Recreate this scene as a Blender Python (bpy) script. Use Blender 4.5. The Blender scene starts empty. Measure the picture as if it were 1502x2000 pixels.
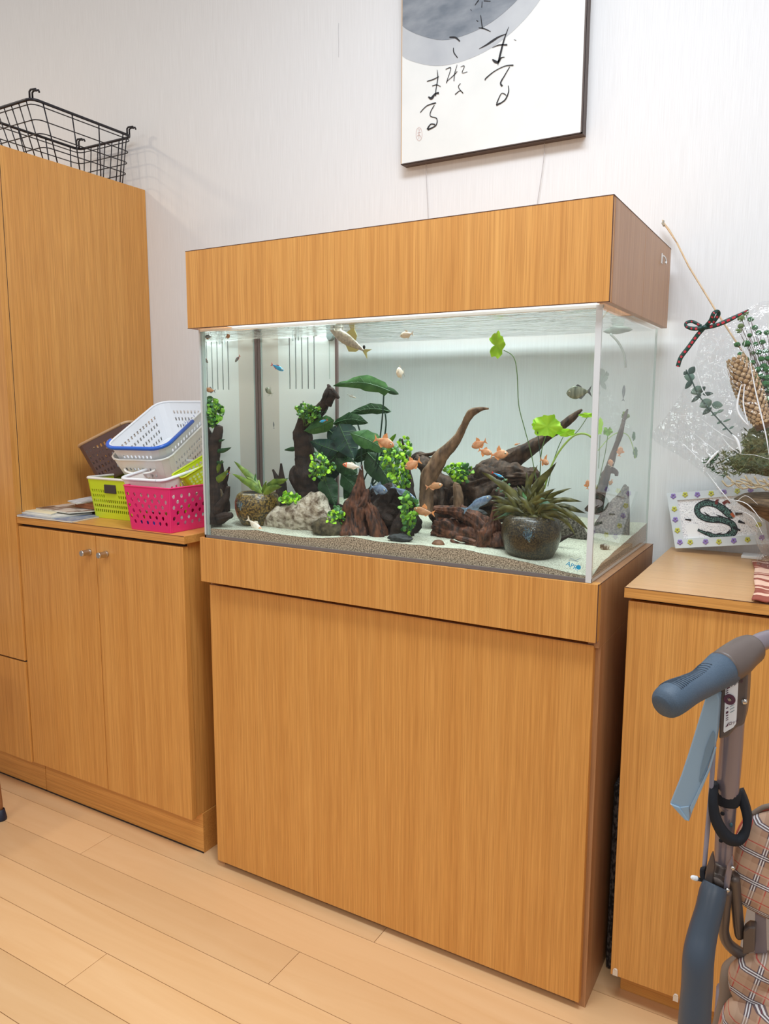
import bpy, math, random
from mathutils import Vector, Matrix, noise
random.seed(7)
sc = bpy.context.scene
COL = sc.collection
R = math.radians
PI = math.pi

# ------------------------------------------------------------------ camera
CX, CY, CZ = 1.2466, -1.8049, 1.1339
YAW, PITCH, ROLL, FPX = 0.5279, -0.1397, 0.0027, 1492.22
_fw = Vector((-math.sin(YAW)*math.cos(PITCH), math.cos(YAW)*math.cos(PITCH), math.sin(PITCH)))
_r0 = Vector((math.cos(YAW), math.sin(YAW), 0)); _u0 = _r0.cross(_fw)
_R = _r0*math.cos(ROLL)+_u0*math.sin(ROLL); _U = -_r0*math.sin(ROLL)+_u0*math.cos(ROLL)
CAM = Vector((CX, CY, CZ))
cd = bpy.data.cameras.new('camera'); cam = bpy.data.objects.new('camera', cd); COL.objects.link(cam)
cd.sensor_fit = 'VERTICAL'; cd.sensor_height = 24.0; cd.lens = FPX*24.0/2000.0
cd.clip_start = 0.02; cd.clip_end = 60
m3 = Matrix((_R, _U, -_fw)).transposed()
cam.matrix_world = Matrix.Translation(CAM) @ m3.to_4x4()
sc.camera = cam

def ray(u, v):
    return (_fw + _R*((u-751)/FPX) - _U*((v-1000)/FPX))
def P(u, v, y):                      # point of the photo at depth plane y
    d = ray(u, v); return CAM + d*((y-CY)/d.y)
def PZ(u, v, z):
    d = ray(u, v); return CAM + d*((z-CZ)/d.z)
def PXX(u, v, x):
    d = ray(u, v); return CAM + d*((x-CX)/d.x)
def scale_at(p):                     # metres per pixel at point p
    return (Vector(p)-CAM).dot(_fw)/FPX

# ------------------------------------------------------------------ world, lights, exposure
w = bpy.data.worlds.new('world'); sc.world = w; w.use_nodes = True
bg = w.node_tree.nodes['Background']; bg.inputs[0].default_value = (1.0, 0.985, 0.975, 1); bg.inputs[1].default_value = 0.50
sc.view_settings.view_transform = 'Standard'; sc.view_settings.look = 'None'
sc.view_settings.exposure = 0.08; sc.view_settings.gamma = 1.0; sc.view_settings.use_curve_mapping = False
sc.cycles.transparent_max_bounces = 32
sc.cycles.max_bounces = 10
def area(name, loc, size, power, color, target=None, sy=None):
    l = bpy.data.lights.new(name, 'AREA'); l.energy = power; l.color = color; l.size = size
    if sy: l.shape = 'RECTANGLE'; l.size_y = sy
    o = bpy.data.objects.new(name, l); COL.objects.link(o); o.location = loc
    if target is not None:
        o.rotation_euler = (Vector(target)-Vector(loc)).to_track_quat('-Z', 'Y').to_euler()
    return o
area('ceiling_panel_light', (0.95, -1.15, 2.62), 1.2, 31, (0.84, 0.92, 1.0), (0.9, -1.3, 0), 0.35)
area('ceiling_panel_light', (-1.75, -1.25, 2.60), 0.14, 7.5, (1.0, 0.82, 0.60), (-1.0, -0.9, 0), 0.14)
area('ceiling_panel_light', (-0.2, -3.0, 2.62), 1.2, 13, (1.0, 0.92, 0.82), (-0.2, -2.4, 0), 0.35)
area('ceiling_panel_light', (2.2, -3.2, 2.62), 1.2, 20, (1.0, 0.95, 0.88), (2.1, -3.0, 0), 0.35)
area('aquarium_lamp_light', (0.46, -0.32, 1.385), 0.80, 4.3, (0.90, 0.98, 1.0), (0.46, -0.32, 0), 0.20)

# ------------------------------------------------------------------ materials
def mat(name, c, rough=0.5, c2=None, scale=(20, 20, 20), ramp=(0.35, 0.65), bump=0.0, metal=0.0, bscale=None,
        bdist=0.002, detail=4, emit=None, spec=None, trans=0.0, coat=0.0, dist=0.0, objrand=0.0, sss=0.0):
    m = bpy.data.materials.new(name); m.use_nodes = True
    nt = m.node_tree; N = nt.nodes; L = nt.links
    b = N['Principled BSDF']; b.inputs['Roughness'].default_value = rough; b.inputs['Metallic'].default_value = metal
    b.inputs['Base Color'].default_value = (*c, 1)
    if spec is not None: b.inputs['Specular IOR Level'].default_value = spec
    if coat: b.inputs['Coat Weight'].default_value = coat
    if trans: b.inputs['Transmission Weight'].default_value = trans
    if emit:
        b.inputs['Emission Color'].default_value = (*c, 1); b.inputs['Emission Strength'].default_value = emit
    if sss:
        b.inputs['Subsurface Weight'].default_value = sss; b.inputs['Subsurface Radius'].default_value = (0.01, 0.01, 0.01)
    tc = None
    def coords(s):
        nonlocal tc
        if tc is None: tc = N.new('ShaderNodeTexCoord')
        mp = N.new('ShaderNodeMapping'); mp.inputs['Scale'].default_value = s
        L.new(tc.outputs['Object'], mp.inputs['Vector']); return mp
    if c2:
        mp = coords(scale); n = N.new('ShaderNodeTexNoise'); n.inputs['Scale'].default_value = 1.0
        n.inputs['Detail'].default_value = detail; n.inputs['Distortion'].default_value = dist
        L.new(mp.outputs[0], n.inputs['Vector'])
        r = N.new('ShaderNodeValToRGB'); r.color_ramp.elements[0].position = ramp[0]; r.color_ramp.elements[1].position = ramp[1]
        r.color_ramp.elements[0].color = (*c, 1); r.color_ramp.elements[1].color = (*c2, 1)
        L.new(n.outputs['Fac'], r.inputs['Fac']); out = r.outputs['Color']
        if objrand:
            oi = N.new('ShaderNodeObjectInfo'); hs = N.new('ShaderNodeHueSaturation')
            mr = N.new('ShaderNodeMapRange'); mr.inputs['To Min'].default_value = 1-objrand; mr.inputs['To Max'].default_value = 1+objrand
            L.new(oi.outputs['Random'], mr.inputs['Value']); L.new(mr.outputs[0], hs.inputs['Value']); L.new(out, hs.inputs['Color']); out = hs.outputs['Color']
        L.new(out, b.inputs['Base Color'])
    if bump:
        mp = coords(bscale or scale); n = N.new('ShaderNodeTexNoise'); n.inputs['Scale'].default_value = 1.0; n.inputs['Detail'].default_value = detail
        L.new(mp.outputs[0], n.inputs['Vector'])
        bp = N.new('ShaderNodeBump'); bp.inputs['Strength'].default_value = bump; bp.inputs['Distance'].default_value = bdist
        L.new(n.outputs['Fac'], bp.inputs['Height']); L.new(bp.outputs[0], b.inputs['Normal'])
    return m

def wood(name, axis, base, dark, light, rough=0.38):
    """straight-grained veneer: fine pores, broad soft bands along one axis"""
    m = bpy.data.materials.new(name); m.use_nodes = True
    nt = m.node_tree; N = nt.nodes; L = nt.links; b = N['Principled BSDF']; b.inputs['Roughness'].default_value = rough
    tc = N.new('ShaderNodeTexCoord')
    def nz(s, detail, d=0.0):
        sv = {'z': (s, s, s*0.012), 'x': (s*0.012, s, s), 'y': (s, s*0.012, s)}[axis]
        mp = N.new('ShaderNodeMapping'); mp.inputs['Scale'].default_value = sv
        n = N.new('ShaderNodeTexNoise'); n.inputs['Scale'].default_value = 1; n.inputs['Detail'].default_value = detail; n.inputs['Distortion'].default_value = d
        L.new(tc.outputs['Object'], mp.inputs[0]); L.new(mp.outputs[0], n.inputs['Vector']); return n.outputs['Fac']
    def ramp(src, p0, c0, p1, c1):
        r = N.new('ShaderNodeValToRGB'); e = r.color_ramp.elements; e[0].position = p0; e[0].color = (*c0, 1); e[1].position = p1; e[1].color = (*c1, 1)
        L.new(src, r.inputs[0]); return r.outputs[0]
    def mix(f, a, c, mode='MIX'):
        x = N.new('ShaderNodeMix'); x.data_type = 'RGBA'; x.blend_type = mode
        if isinstance(f, float): x.inputs['Factor'].default_value = f
        else: L.new(f, x.inputs['Factor'])
        L.new(a, x.inputs['A']); L.new(c, x.inputs['B']); return x.outputs['Result']
    broad = ramp(nz(28, 2, 0.4), 0.3, base, 0.72, light)
    mid = ramp(nz(230, 3), 0.38, dark, 0.62, (1, 1, 1))
    fine = ramp(nz(800, 2), 0.36, (0.72, 0.66, 0.58), 0.6, (1, 1, 1))
    c = mix(0.32, broad, mid, 'MULTIPLY'); c = mix(0.6, c, fine, 'MULTIPLY')
    L.new(c, b.inputs['Base Color'])
    bp = N.new('ShaderNodeBump'); bp.inputs['Strength'].default_value = 0.15; bp.inputs['Distance'].default_value = 0.0005
    L.new(nz(520, 2), bp.inputs['Height']); L.new(bp.outputs[0], b.inputs['Normal'])
    return m
WB, WD, WL = (0.69, 0.325, 0.078), (0.60, 0.47, 0.34), (0.77, 0.39, 0.105)
M = {}
M['wood_v'] = wood('oak_veneer_vertical', 'z', WB, WD, WL)
M['wood_h'] = wood('oak_veneer_horizontal', 'x', WB, WD, WL)
M['wood_y'] = wood('oak_veneer_depthwise', 'y', WB, WD, WL)
M['wood_side_shaded'] = wood('oak_veneer_side_shaded', 'z', (0.47, 0.24, 0.11), WD, (0.54, 0.29, 0.14))  # side shade and sheen mixed into the veneer colour
M['wood_top'] = wood('oak_laminate_top', 'x', (0.66, 0.38, 0.18), (0.8, 0.72, 0.62), (0.68, 0.41, 0.2), 0.3)
M['edge'] = mat('dark_edge_line', (0.09, 0.035, 0.02), 0.6)
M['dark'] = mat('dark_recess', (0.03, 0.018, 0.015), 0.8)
M['maple'] = mat('maple_floor', (0.74, 0.46, 0.225), 0.33, (0.80, 0.53, 0.285), (1.6, 14, 14), (0.3, 0.7), detail=8, dist=1.6, objrand=0.07)
M['floor_gap'] = mat('floor_joint', (0.25, 0.13, 0.06), 0.7)
M['metal'] = mat('brushed_steel', (0.55, 0.53, 0.5), 0.3, metal=1.0)
M['white'] = mat('white_plastic', (0.85, 0.86, 0.88), 0.35)
def wall_mat():
    m = bpy.data.materials.new('textured_wallpaper'); m.use_nodes = True
    nt = m.node_tree; N = nt.nodes; L = nt.links; b = N['Principled BSDF']; b.inputs['Roughness'].default_value = 0.75
    tc = N.new('ShaderNodeTexCoord'); mp = N.new('ShaderNodeMapping'); mp.inputs['Scale'].default_value = (620, 620, 10)
    n = N.new('ShaderNodeTexNoise'); n.inputs['Scale'].default_value = 1; n.inputs['Detail'].default_value = 3
    L.new(tc.outputs['Object'], mp.inputs[0]); L.new(mp.outputs[0], n.inputs['Vector'])
    r = N.new('ShaderNodeValToRGB'); r.color_ramp.elements[0].position = 0.3; r.color_ramp.elements[1].position = 0.7
    r.color_ramp.elements[0].color = (0.775, 0.785, 0.80, 1); r.color_ramp.elements[1].color = (0.845, 0.86, 0.88, 1)
    L.new(n.outputs['Fac'], r.inputs[0]); L.new(r.outputs[0], b.inputs['Base Color'])
    bp = N.new('ShaderNodeBump'); bp.inputs['Strength'].default_value = 0.35; bp.inputs['Distance'].default_value = 0.001
    L.new(n.outputs['Fac'], bp.inputs['Height']); L.new(bp.outputs[0], b.inputs['Normal']); return m
M['wall'] = wall_mat()
def clear(name, tint=(0.955, 0.985, 0.978), ior=1.5, rough=0.0, strength=1.0, bump=None, base=0.0, thin=True):
    """thin clear sheet: what fresnel does not reflect passes straight through"""
    m = bpy.data.materials.new(name); m.use_nodes = True
    nt = m.node_tree; N = nt.nodes; L = nt.links
    for n in list(N):
        if n.type == 'BSDF_PRINCIPLED': N.remove(n)
    out = [n for n in N if n.type == 'OUTPUT_MATERIAL'][0]
    t = N.new('ShaderNodeBsdfTransparent'); t.inputs[0].default_value = (*tint, 1)
    g = N.new('ShaderNodeBsdfGlossy'); g.inputs['Roughness'].default_value = rough; g.inputs[0].default_value = (strength,)*3+(1,)
    f = N.new('ShaderNodeFresnel'); f.inputs[0].default_value = ior
    x = N.new('ShaderNodeMixShader')
    if thin:                          # a sheet with air on both sides reflects the same from either side
        ge = N.new('ShaderNodeNewGeometry'); mr = N.new('ShaderNodeMapRange')
        mr.inputs['To Min'].default_value = ior; mr.inputs['To Max'].default_value = 1.0/ior
        L.new(ge.outputs['Backfacing'], mr.inputs['Value']); L.new(mr.outputs[0], f.inputs[0])
    if bump:
        tc = N.new('ShaderNodeTexCoord'); mp = N.new('ShaderNodeMapping'); mp.inputs['Scale'].default_value = bump[0]
        n = N.new('ShaderNodeTexNoise'); n.inputs['Scale'].default_value = 1; n.inputs['Detail'].default_value = 3
        bp = N.new('ShaderNodeBump'); bp.inputs['Strength'].default_value = bump[1]; bp.inputs['Distance'].default_value = bump[2]
        L.new(tc.outputs['Object'], mp.inputs[0]); L.new(mp.outputs[0], n.inputs['Vector']); L.new(n.outputs['Fac'], bp.inputs['Height'])
        L.new(bp.outputs[0], g.inputs['Normal']); L.new(bp.outputs[0], f.inputs['Normal'])
    fac = f.outputs[0]
    if base:
        a = N.new('ShaderNodeMath'); a.operation = 'ADD'; a.use_clamp = True; a.inputs[1].default_value = base
        L.new(fac, a.inputs[0]); fac = a.outputs[0]
    L.new(fac, x.inputs[0]); L.new(t.outputs[0], x.inputs[1]); L.new(g.outputs[0], x.inputs[2]); L.new(x.outputs[0], out.inputs[0])
    return m
M['glass'] = clear('aquarium_glass', ior=1.25)
M['glass_r'] = clear('aquarium_end_glass', ior=1.45)
M['glass_in'] = clear('aquarium_glass_total_reflection', thin=False)
M['glass_plain'] = clear('thin_clear_acrylic', (0.97, 0.99, 0.98), 1.2)
M['glass_edge'] = mat('glass_edge', (0.55, 0.66, 0.62), 0.2, trans=0.3)
M['silicone'] = mat('grey_silicone', (0.62, 0.64, 0.64), 0.4)
M['water_top'] = clear('water_surface', (0.97, 1, 0.99), 1.33, 0.03, 0.92, ((14, 70, 9), 0.9, 0.02), thin=False)

# ------------------------------------------------------------------ mesh helpers
class MB:
    def __init__(s): s.v = []; s.f = []; s.m = []
    def add(s, vs, fs, mi=0):
        k = len(s.v); s.v += [tuple(p) for p in vs]; s.f += [tuple(i+k for i in f) for f in fs]; s.m += [mi]*len(fs); return s
    def box(s, x0, x1, y0, y1, z0, z1, mi=0):
        v = [(x, y, z) for x in (x0, x1) for y in (y0, y1) for z in (z0, z1)]
        return s.add(v, [(0, 1, 3, 2), (4, 6, 7, 5), (0, 4, 5, 1), (2, 3, 7, 6), (0, 2, 6, 4), (1, 5, 7, 3)], mi)
    def hexa(s, p, mi=0):            # 8 points: bottom ring 0-3, top ring 4-7
        return s.add(p, [(3, 2, 1, 0), (4, 5, 6, 7), (0, 1, 5, 4), (1, 2, 6, 5), (2, 3, 7, 6), (3, 0, 4, 7)], mi)
    def tube(s, pts, rad, n=8, mi=0, cap=True, flat=1.0, up=None, bump=None):
        pts = [Vector(p) for p in pts]; K = len(pts)
        if not isinstance(rad, (list, tuple)): rad = [rad]*K
        base = len(s.v); prev = None
        for i, p in enumerate(pts):
            t = (pts[min(i+1, K-1)]-pts[max(i-1, 0)]).normalized()
            if prev is None:
                a = Vector(up) if up else Vector((0, 0, 1))
                if abs(t.dot(a)) > 0.95: a = Vector((1, 0, 0))
                nrm = (a - t*a.dot(t)).normalized()
            else:
                nrm = prev - t*prev.dot(t)
                nrm = nrm.normalized() if nrm.length > 1e-6 else prev
            prev = nrm; bi = t.cross(nrm)
            for j in range(n):
                a = 2*PI*j/n; r = rad[i]
                q = p + nrm*(math.cos(a)*r*flat) + bi*(math.sin(a)*r)
                if bump: q = bump(q, p, i, j)
                s.v.append(tuple(q))
        for i in range(K-1):
            for j in range(n):
                a = base+i*n+j; b = base+i*n+(j+1) % n
                s.f.append((a, b, b+n, a+n)); s.m.append(mi)
        if cap:
            s.f.append(tuple(base+j for j in reversed(range(n)))); s.m.append(mi)
            s.f.append(tuple(base+(K-1)*n+j for j in range(n))); s.m.append(mi)
        return s
    def lathe(s, c, prof, n=32, mi=0, cap=False, axis=None):
        """prof: (radius, height) pairs about c, along +z or along axis"""
        c = Vector(c); az = Vector(axis).normalized() if axis else Vector((0, 0, 1))
        q = az.to_track_quat('Z', 'Y')
        base = len(s.v)
        for (r, h) in prof:
            for j in range(n):
                a = 2*PI*j/n; s.v.append(tuple(c + q @ Vector((r*math.cos(a), r*math.sin(a), h))))
        for i in range(len(prof)-1):
            for j in range(n):
                a = base+i*n+j; b = base+i*n+(j+1) % n; s.f.append((a, b, b+n, a+n)); s.m.append(mi)
        if cap:
            s.f.append(tuple(base+j for j in reversed(range(n)))); s.m.append(mi)
            s.f.append(tuple(base+(len(prof)-1)*n+j for j in range(n))); s.m.append(mi)
        return s
    def grid(s, nu, nv, fn, mi=0, wrap=False):
        base = len(s.v)
        for i in range(nu+1):
            for j in range(nv+1): s.v.append(tuple(fn(i/nu, j/nv)))
        for i in range(nu):
            for j in range(nv):
                a = base+i*(nv+1)+j; s.f.append((a, a+nv+1, a+nv+2, a+1)); s.m.append(mi)
        return s
    def ball(s, c, r, n=10, k=6, mi=0, fn=None):
        c = Vector(c); r = r if isinstance(r, (tuple, list)) else (r, r, r)
        base = len(s.v)
        for i in range(k+1):
            th = PI*i/k
            for j in range(n):
                a = 2*PI*j/n; d = Vector((math.sin(th)*math.cos(a), math.sin(th)*math.sin(a), math.cos(th)))
                q = Vector((d.x*r[0], d.y*r[1], d.z*r[2]))
                if fn: q = fn(q, d)
                s.v.append(tuple(c+q))
        for i in range(k):
            for j in range(n):
                a = base+i*n+j; b = base+i*n+(j+1) % n; s.f.append((a, a+n, b+n, b)); s.m.append(mi)
        return s
    def xform(s, mx):
        s.v = [tuple(mx @ Vector(p)) for p in s.v]; return s
    def build(s, name, mats, parent=None, smooth=False, bevel=0.0, solid=0.0, kind=None, label=None, sub=0):
        me = bpy.data.meshes.new(name)
        off = world_loc(parent) if parent else Vector((0, 0, 0))
        me.from_pydata([tuple(Vector(p)-off) for p in s.v], [], s.f)
        for mt in (mats if isinstance(mats, (list, tuple)) else [mats]): me.materials.append(mt)
        me.polygons.foreach_set('material_index', s.m)
        if smooth: me.polygons.foreach_set('use_smooth', [True]*len(s.f))
        me.validate(); me.update()
        o = bpy.data.objects.new(name, me); COL.objects.link(o)
        if parent: o.parent = parent
        if solid:
            md = o.modifiers.new('solid', 'SOLIDIFY'); md.thickness = solid; md.offset = 0
        if bevel:
            md = o.modifiers.new('bevel', 'BEVEL'); md.width = bevel; md.segments = 2; md.limit_method = 'ANGLE'
        if sub:
            md = o.modifiers.new('sub', 'SUBSURF'); md.levels = sub; md.render_levels = sub
        if kind: o['kind'] = kind
        if label: o['label'] = label
        return o
def world_loc(o):
    l = Vector((0, 0, 0))
    while o: l = l + o.location; o = o.parent
    return l
def tag(o, label, cat, group=None):
    o['label'] = label; o['category'] = cat
    if group: o['group'] = group
    return o
def thing(name, label, cat, loc=(0, 0, 0), group=None):
    o = bpy.data.objects.new(name, None); o.empty_display_size = 0.05; COL.objects.link(o); o.location = loc
    return tag(o, label, cat, group)
def bx(name, m, parent, *a, bevel=0.0008, **k): return MB().box(*a).build(name, m, parent, bevel=bevel, **k)
def nz(p, s, seed=0.0): return noise.noise(Vector(p)*s+Vector((seed, seed*1.7, -seed)))
def smoothpts(pts, n):
    """Catmull-Rom through tuples of any length"""
    out = []; K = len(pts)
    for i in range(K-1):
        p0, p1, p2, p3 = pts[max(i-1, 0)], pts[i], pts[i+1], pts[min(i+2, K-1)]
        for k in range(n):
            t = k/n
            out.append(tuple(0.5*(2*b+(c-a)*t+(2*a-5*b+4*c-d)*t*t+(3*b-a-3*c+d)*t**3) for a, b, c, d in zip(p0, p1, p2, p3)))
    out.append(tuple(pts[-1])); return out

# ================================================================== SETTING
wl = MB().box(-3.2, 3.2, 0.0, 0.12, 0, 2.75).build('wall_back', M['wall']); wl['kind'] = 'structure'
fl = MB().box(-3.2, 3.2, -4.5, 0.0, -0.05, -0.0042).build('floor', M['floor_gap']); fl['kind'] = 'structure'
pitch = 0.1035; gap = 0.0007
for k in range(-5, 14):
    y1 = -0.5335 - pitch*k; y0 = y1 - pitch
    if y1 > 0.001: y1 = -0.001
    if y0 >= -0.02: continue
    off = {0: -0.328, 1: 0.363, 2: -0.62, 3: 0.02, 4: 0.55}.get(k, random.uniform(0, 0.9))
    a = off - 1.818*2
    while a < 2.4:
        b = a+1.818
        if b > -2.0:
            p = MB().box(max(a, -2.3)+gap, b-gap, y0+gap, y1-gap, -0.004, 0.0).build('floor_board', M['maple'], fl)
        a = b

# ================================================================== TALL CABINET (left)
tc = thing('tall_cabinet', 'tall oak-veneer cupboard at the left edge, black wire basket on top', 'cabinet', (-1.0, -0.25, 0))
TX1, TY0, TZ = -0.6835, -0.4955, 1.8026
bx('carcass', M['wood_v'], tc, -1.45, TX1, TY0, -0.001, 0.1, TZ)
bx('door', M['wood_v'], tc, -1.08, TX1+0.0015, TY0-0.022, TY0-0.0015, 0.412, TZ)
bx('door', M['wood_v'], tc, -1.447, -1.083, TY0-0.022, TY0-0.0015, 0.412, TZ)
bx('lower_door', M['wood_v'], tc, -1.447, -1.083, TY0-0.022, TY0-0.0015, 0.108, 0.407)
bx('lower_door', M['wood_v'], tc, -1.08, TX1+0.0015, TY0-0.022, TY0-0.0015, 0.108, 0.407)
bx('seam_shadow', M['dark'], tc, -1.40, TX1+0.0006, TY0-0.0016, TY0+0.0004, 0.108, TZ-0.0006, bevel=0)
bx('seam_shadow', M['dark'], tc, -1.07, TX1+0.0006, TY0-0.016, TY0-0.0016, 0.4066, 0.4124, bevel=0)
bx('plinth', M['wood_h'], tc, -1.45, TX1, -0.4746, -0.02, 0.0, 0.104)
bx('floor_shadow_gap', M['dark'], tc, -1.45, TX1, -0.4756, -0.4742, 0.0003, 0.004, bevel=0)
# ================================================================== LOW CABINET (left)
lc = thing('low_cabinet', 'low two-door oak-veneer cupboard with baskets on it, between tall cupboard and aquarium', 'cabinet', (-0.37, -0.25, 0))
LX0, LX1 = -0.6815, -0.0507
bx('carcass', M['wood_v'], lc, LX0, -0.062, -0.492, -0.001, 0.108, 0.806)
wt = bx('worktop', M['wood_h'], lc, LX0, LX1, -0.5146, -0.001, 0.8068, 0.826)
bx('edge_line', M['edge'], wt, LX0, LX1, -0.5150, -0.5140, 0.8252, 0.8262, bevel=0)
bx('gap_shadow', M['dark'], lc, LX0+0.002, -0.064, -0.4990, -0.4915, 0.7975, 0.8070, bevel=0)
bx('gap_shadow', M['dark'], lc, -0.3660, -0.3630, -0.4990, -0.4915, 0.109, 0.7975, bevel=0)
d1 = bx('door', M['wood_v'], lc, LX0+0.002, -0.3655, -0.5125, -0.4935, 0.108, 0.7985, bevel=0.0015)
d2 = bx('door', M['wood_v'], lc, -0.3635, -0.0585, -0.5125, -0.4935, 0.108, 0.7985, bevel=0.0015)
for d, (u, v) in ((d1, (160, 1081)), (d2, (193, 1085))):
    c = P(u, v, -0.537)
    MB().lathe((c.x, -0.5125, c.z), [(0.0001, 0.0), (0.0085, 0.0), (0.0085, 0.004), (0.0078, 0.006), (0.0078, 0.026), (0.0068, 0.0275), (0.0001, 0.0275)], 24, axis=(0, -1, 0)).build('knob', M['metal'], d, smooth=False)
bx('plinth', M['wood_h'], lc, LX0, -0.0588, -0.4746, -0.02, 0.0, 0.1075)
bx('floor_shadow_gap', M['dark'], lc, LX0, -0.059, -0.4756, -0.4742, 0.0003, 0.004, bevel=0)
# ================================================================== RIGHT CABINET
rc = thing('right_cabinet', 'low oak-veneer cupboard right of the aquarium, bouquet and framed mosaic on it', 'cabinet', (1.4, -0.22, 0))
RX0 = 0.949
bx('carcass', M['wood_v'], rc, 0.962, 1.86, -0.418, -0.001, 0.056, 0.786)
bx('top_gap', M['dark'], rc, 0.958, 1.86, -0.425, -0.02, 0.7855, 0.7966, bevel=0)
wt = bx('worktop', M['wood_top'], rc, RX0, 1.88, -0.4476, -0.001, 0.7965, 0.8152)
bx('front_edge_band', M['wood_h'], wt, RX0-0.0004, 1.88, -0.4492, -0.4476, 0.7965, 0.8142, bevel=0)
bx('edge_line', M['edge'], wt, RX0, 1.88, -0.4496, -0.4484, 0.8144, 0.8153, bevel=0)
dr = bx('door', M['wood_v'], rc, 0.9545, 1.41, -0.4406, -0.4195, 0.0555, 0.7892, bevel=0.001)
bx('door', M['wood_v'], rc, 1.413, 1.86, -0.4406, -0.4195, 0.0555, 0.7892, bevel=0.001)
bx('plinth', M['wood_h'], rc, 0.9655, 1.86, -0.400, -0.02, 0.0, 0.0555)
M['bumper'] = mat('clear_bumper', (0.72, 0.62, 0.5), 0.25, coat=0.5)
M['white_line'] = mat('bumper_rim', (0.85, 0.82, 0.78), 0.3)
for u, v in ((1202, 1898), (1320, 1948)):
    c = P(u, v, -0.4415)
    b = MB()
    pr = [(c.x-0.004, c.z-0.007), (c.x+0.004, c.z-0.007), (c.x+0.004, c.z+0.003)] + [(c.x+0.004*math.cos(a), c.z+0.003+0.004*math.sin(a)) for a in (R(30), R(60), R(90), R(120), R(150))] + [(c.x-0.004, c.z+0.003)]
    n = len(pr)
    b.add([(x, -0.4405, z) for x, z in pr]+[(x, -0.4435, z) for x, z in pr], [tuple(range(n, 2*n))]+[(i, (i+1) % n, (i+1) % n+n, i+n) for i in range(n)])
    bo = b.build('clear_bumper', M['bumper'], dr)
    MB().tube([(x, -0.4436, z) for x, z in pr[1:]+pr[:1]][0:len(pr)], 0.0005, 5).build('rim', M['white_line'], bo)

# ================================================================== AQUARIUM STAND
st = thing('aquarium_stand', 'large oak-veneer stand carrying the aquarium, one wide front panel', 'cabinet', (0.46, -0.25, 0))
SX1, SY, SZ = 0.92, -0.5157, 0.8296
bx('top_rail', M['wood_v'], st, 0, SX1-0.0005, SY, SY+0.02, 0.7251, SZ-0.0005)
bx('top_board', M['wood_y'], st, 0.001, SX1-0.001, SY+0.02, -0.057, 0.80, SZ-0.0012)
rl = bx('rail_end', M['wood_side_shaded'], st, SX1-0.02, SX1, SY+0.0202, -0.057, 0.7105, SZ-0.001)
bx('side_panel', M['wood_side_shaded'], st, SX1-0.02, SX1, -0.4834, -0.057, 0.0, 0.7103)
bx('side_panel', M['wood_side_shaded'], st, 0.0, 0.02, -0.4834, -0.057, 0.0, 0.80)
bx('back_panel', M['wood_side_shaded'], st, 0.02, SX1-0.02, -0.07, -0.057, 0.0, 0.80)
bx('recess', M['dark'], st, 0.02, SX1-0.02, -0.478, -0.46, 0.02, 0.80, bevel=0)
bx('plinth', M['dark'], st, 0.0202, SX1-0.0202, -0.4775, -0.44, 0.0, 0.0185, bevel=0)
dp = bx('front_panel', M['wood_v'], st, 0.009, 0.9112, -0.4975, -0.4795, 0.0165, 0.7155, bevel=0.001)
bx('edge_line', M['edge'], dp, 0.009, 0.9112, -0.4978, -0.4965, 0.7150, 0.7160, bevel=0)
bx('edge_line', M['edge'], rl, SX1-0.0005, SX1+0.0006, SY, -0.057, SZ-0.0018, SZ-0.0008, bevel=0)
bx('edge_line', M['edge'], st, SX1-0.0012, SX1+0.0003, SY-0.0003, SY+0.0007, 0.7251, SZ, bevel=0)
# ================================================================== HOOD
HX0, HX1, HY0, HY1, HZ0, HZ1 = -0.0017, 0.922, -0.5305, -0.0402, 1.2986, 1.4638
hd = thing('aquarium_hood', 'box-shaped oak-veneer hood covering the top of the aquarium', 'hood', (0.46, -0.285, HZ0))
bx('front_board', M['wood_v'], hd, HX0, HX1-0.0006, HY0, HY0+0.012, HZ0, HZ1)
sb = bx('side_board', M['wood_side_shaded'], hd, HX1-0.012, HX1, HY0+0.0122, -0.2915, HZ0, HZ1-0.0005)
bx('side_board', M['wood_side_shaded'], hd, HX1-0.012, HX1, -0.2908, HY1, HZ0, HZ1-0.0005)
bx('side_board', M['wood_side_shaded'], hd, HX0, HX0+0.012, HY0+0.0122, HY1, HZ0, HZ1-0.0005)
bx('back_board', M['wood_side_shaded'], hd, HX0+0.012, HX1-0.012, HY1-0.012, HY1, HZ0+0.03, HZ1-0.001)
bx('top_board', M['wood_y'], hd, HX0+0.012, HX1-0.012, HY0+0.012, HY1-0.012, HZ1-0.012, HZ1-0.0008)
bx('edge_line', M['edge'], hd, HX0, HX1, HY0-0.0003, HY0+0.0008, HZ1-0.0010, HZ1+0.0002, bevel=0)
bx('edge_line', M['edge'], hd, HX1-0.0006, HX1+0.0004, HY0, HY1, HZ1-0.0014, HZ1-0.0002, bevel=0)
bx('edge_line', M['edge'], hd, HX1-0.0014, HX1+0.0002, HY0-0.0003, HY0+0.0006, HZ0, HZ1, bevel=0)
bx('edge_line', M['edge'], hd, HX0, HX1, HY0-0.0003, HY0+0.0008, HZ0-0.0002, HZ0+0.0012, bevel=0)
Y0_ = -0.5121
M['led'] = mat('led_strip', (0.9, 1.0, 0.98), 0.5, emit=2.2)
lamp = thing('aquarium_lamp', 'white LED lamp hidden under the aquarium hood', 'lamp', (0.46, -0.32, 1.40))
bx('housing', M['white'], lamp, 0.04, 0.88, -0.43, -0.21, 1.39, 1.405)
bx('light_gap_glow', mat('light_gap_emitter', (0.93, 1.0, 1.0), 0.5, emit=0.85), lamp, 0.11, 0.9, HY0+0.0025, Y0_+0.003, HZ0-0.0002, HZ0+0.001, bevel=0)  # added glow for lamp light leaking between hood and glass
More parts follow.
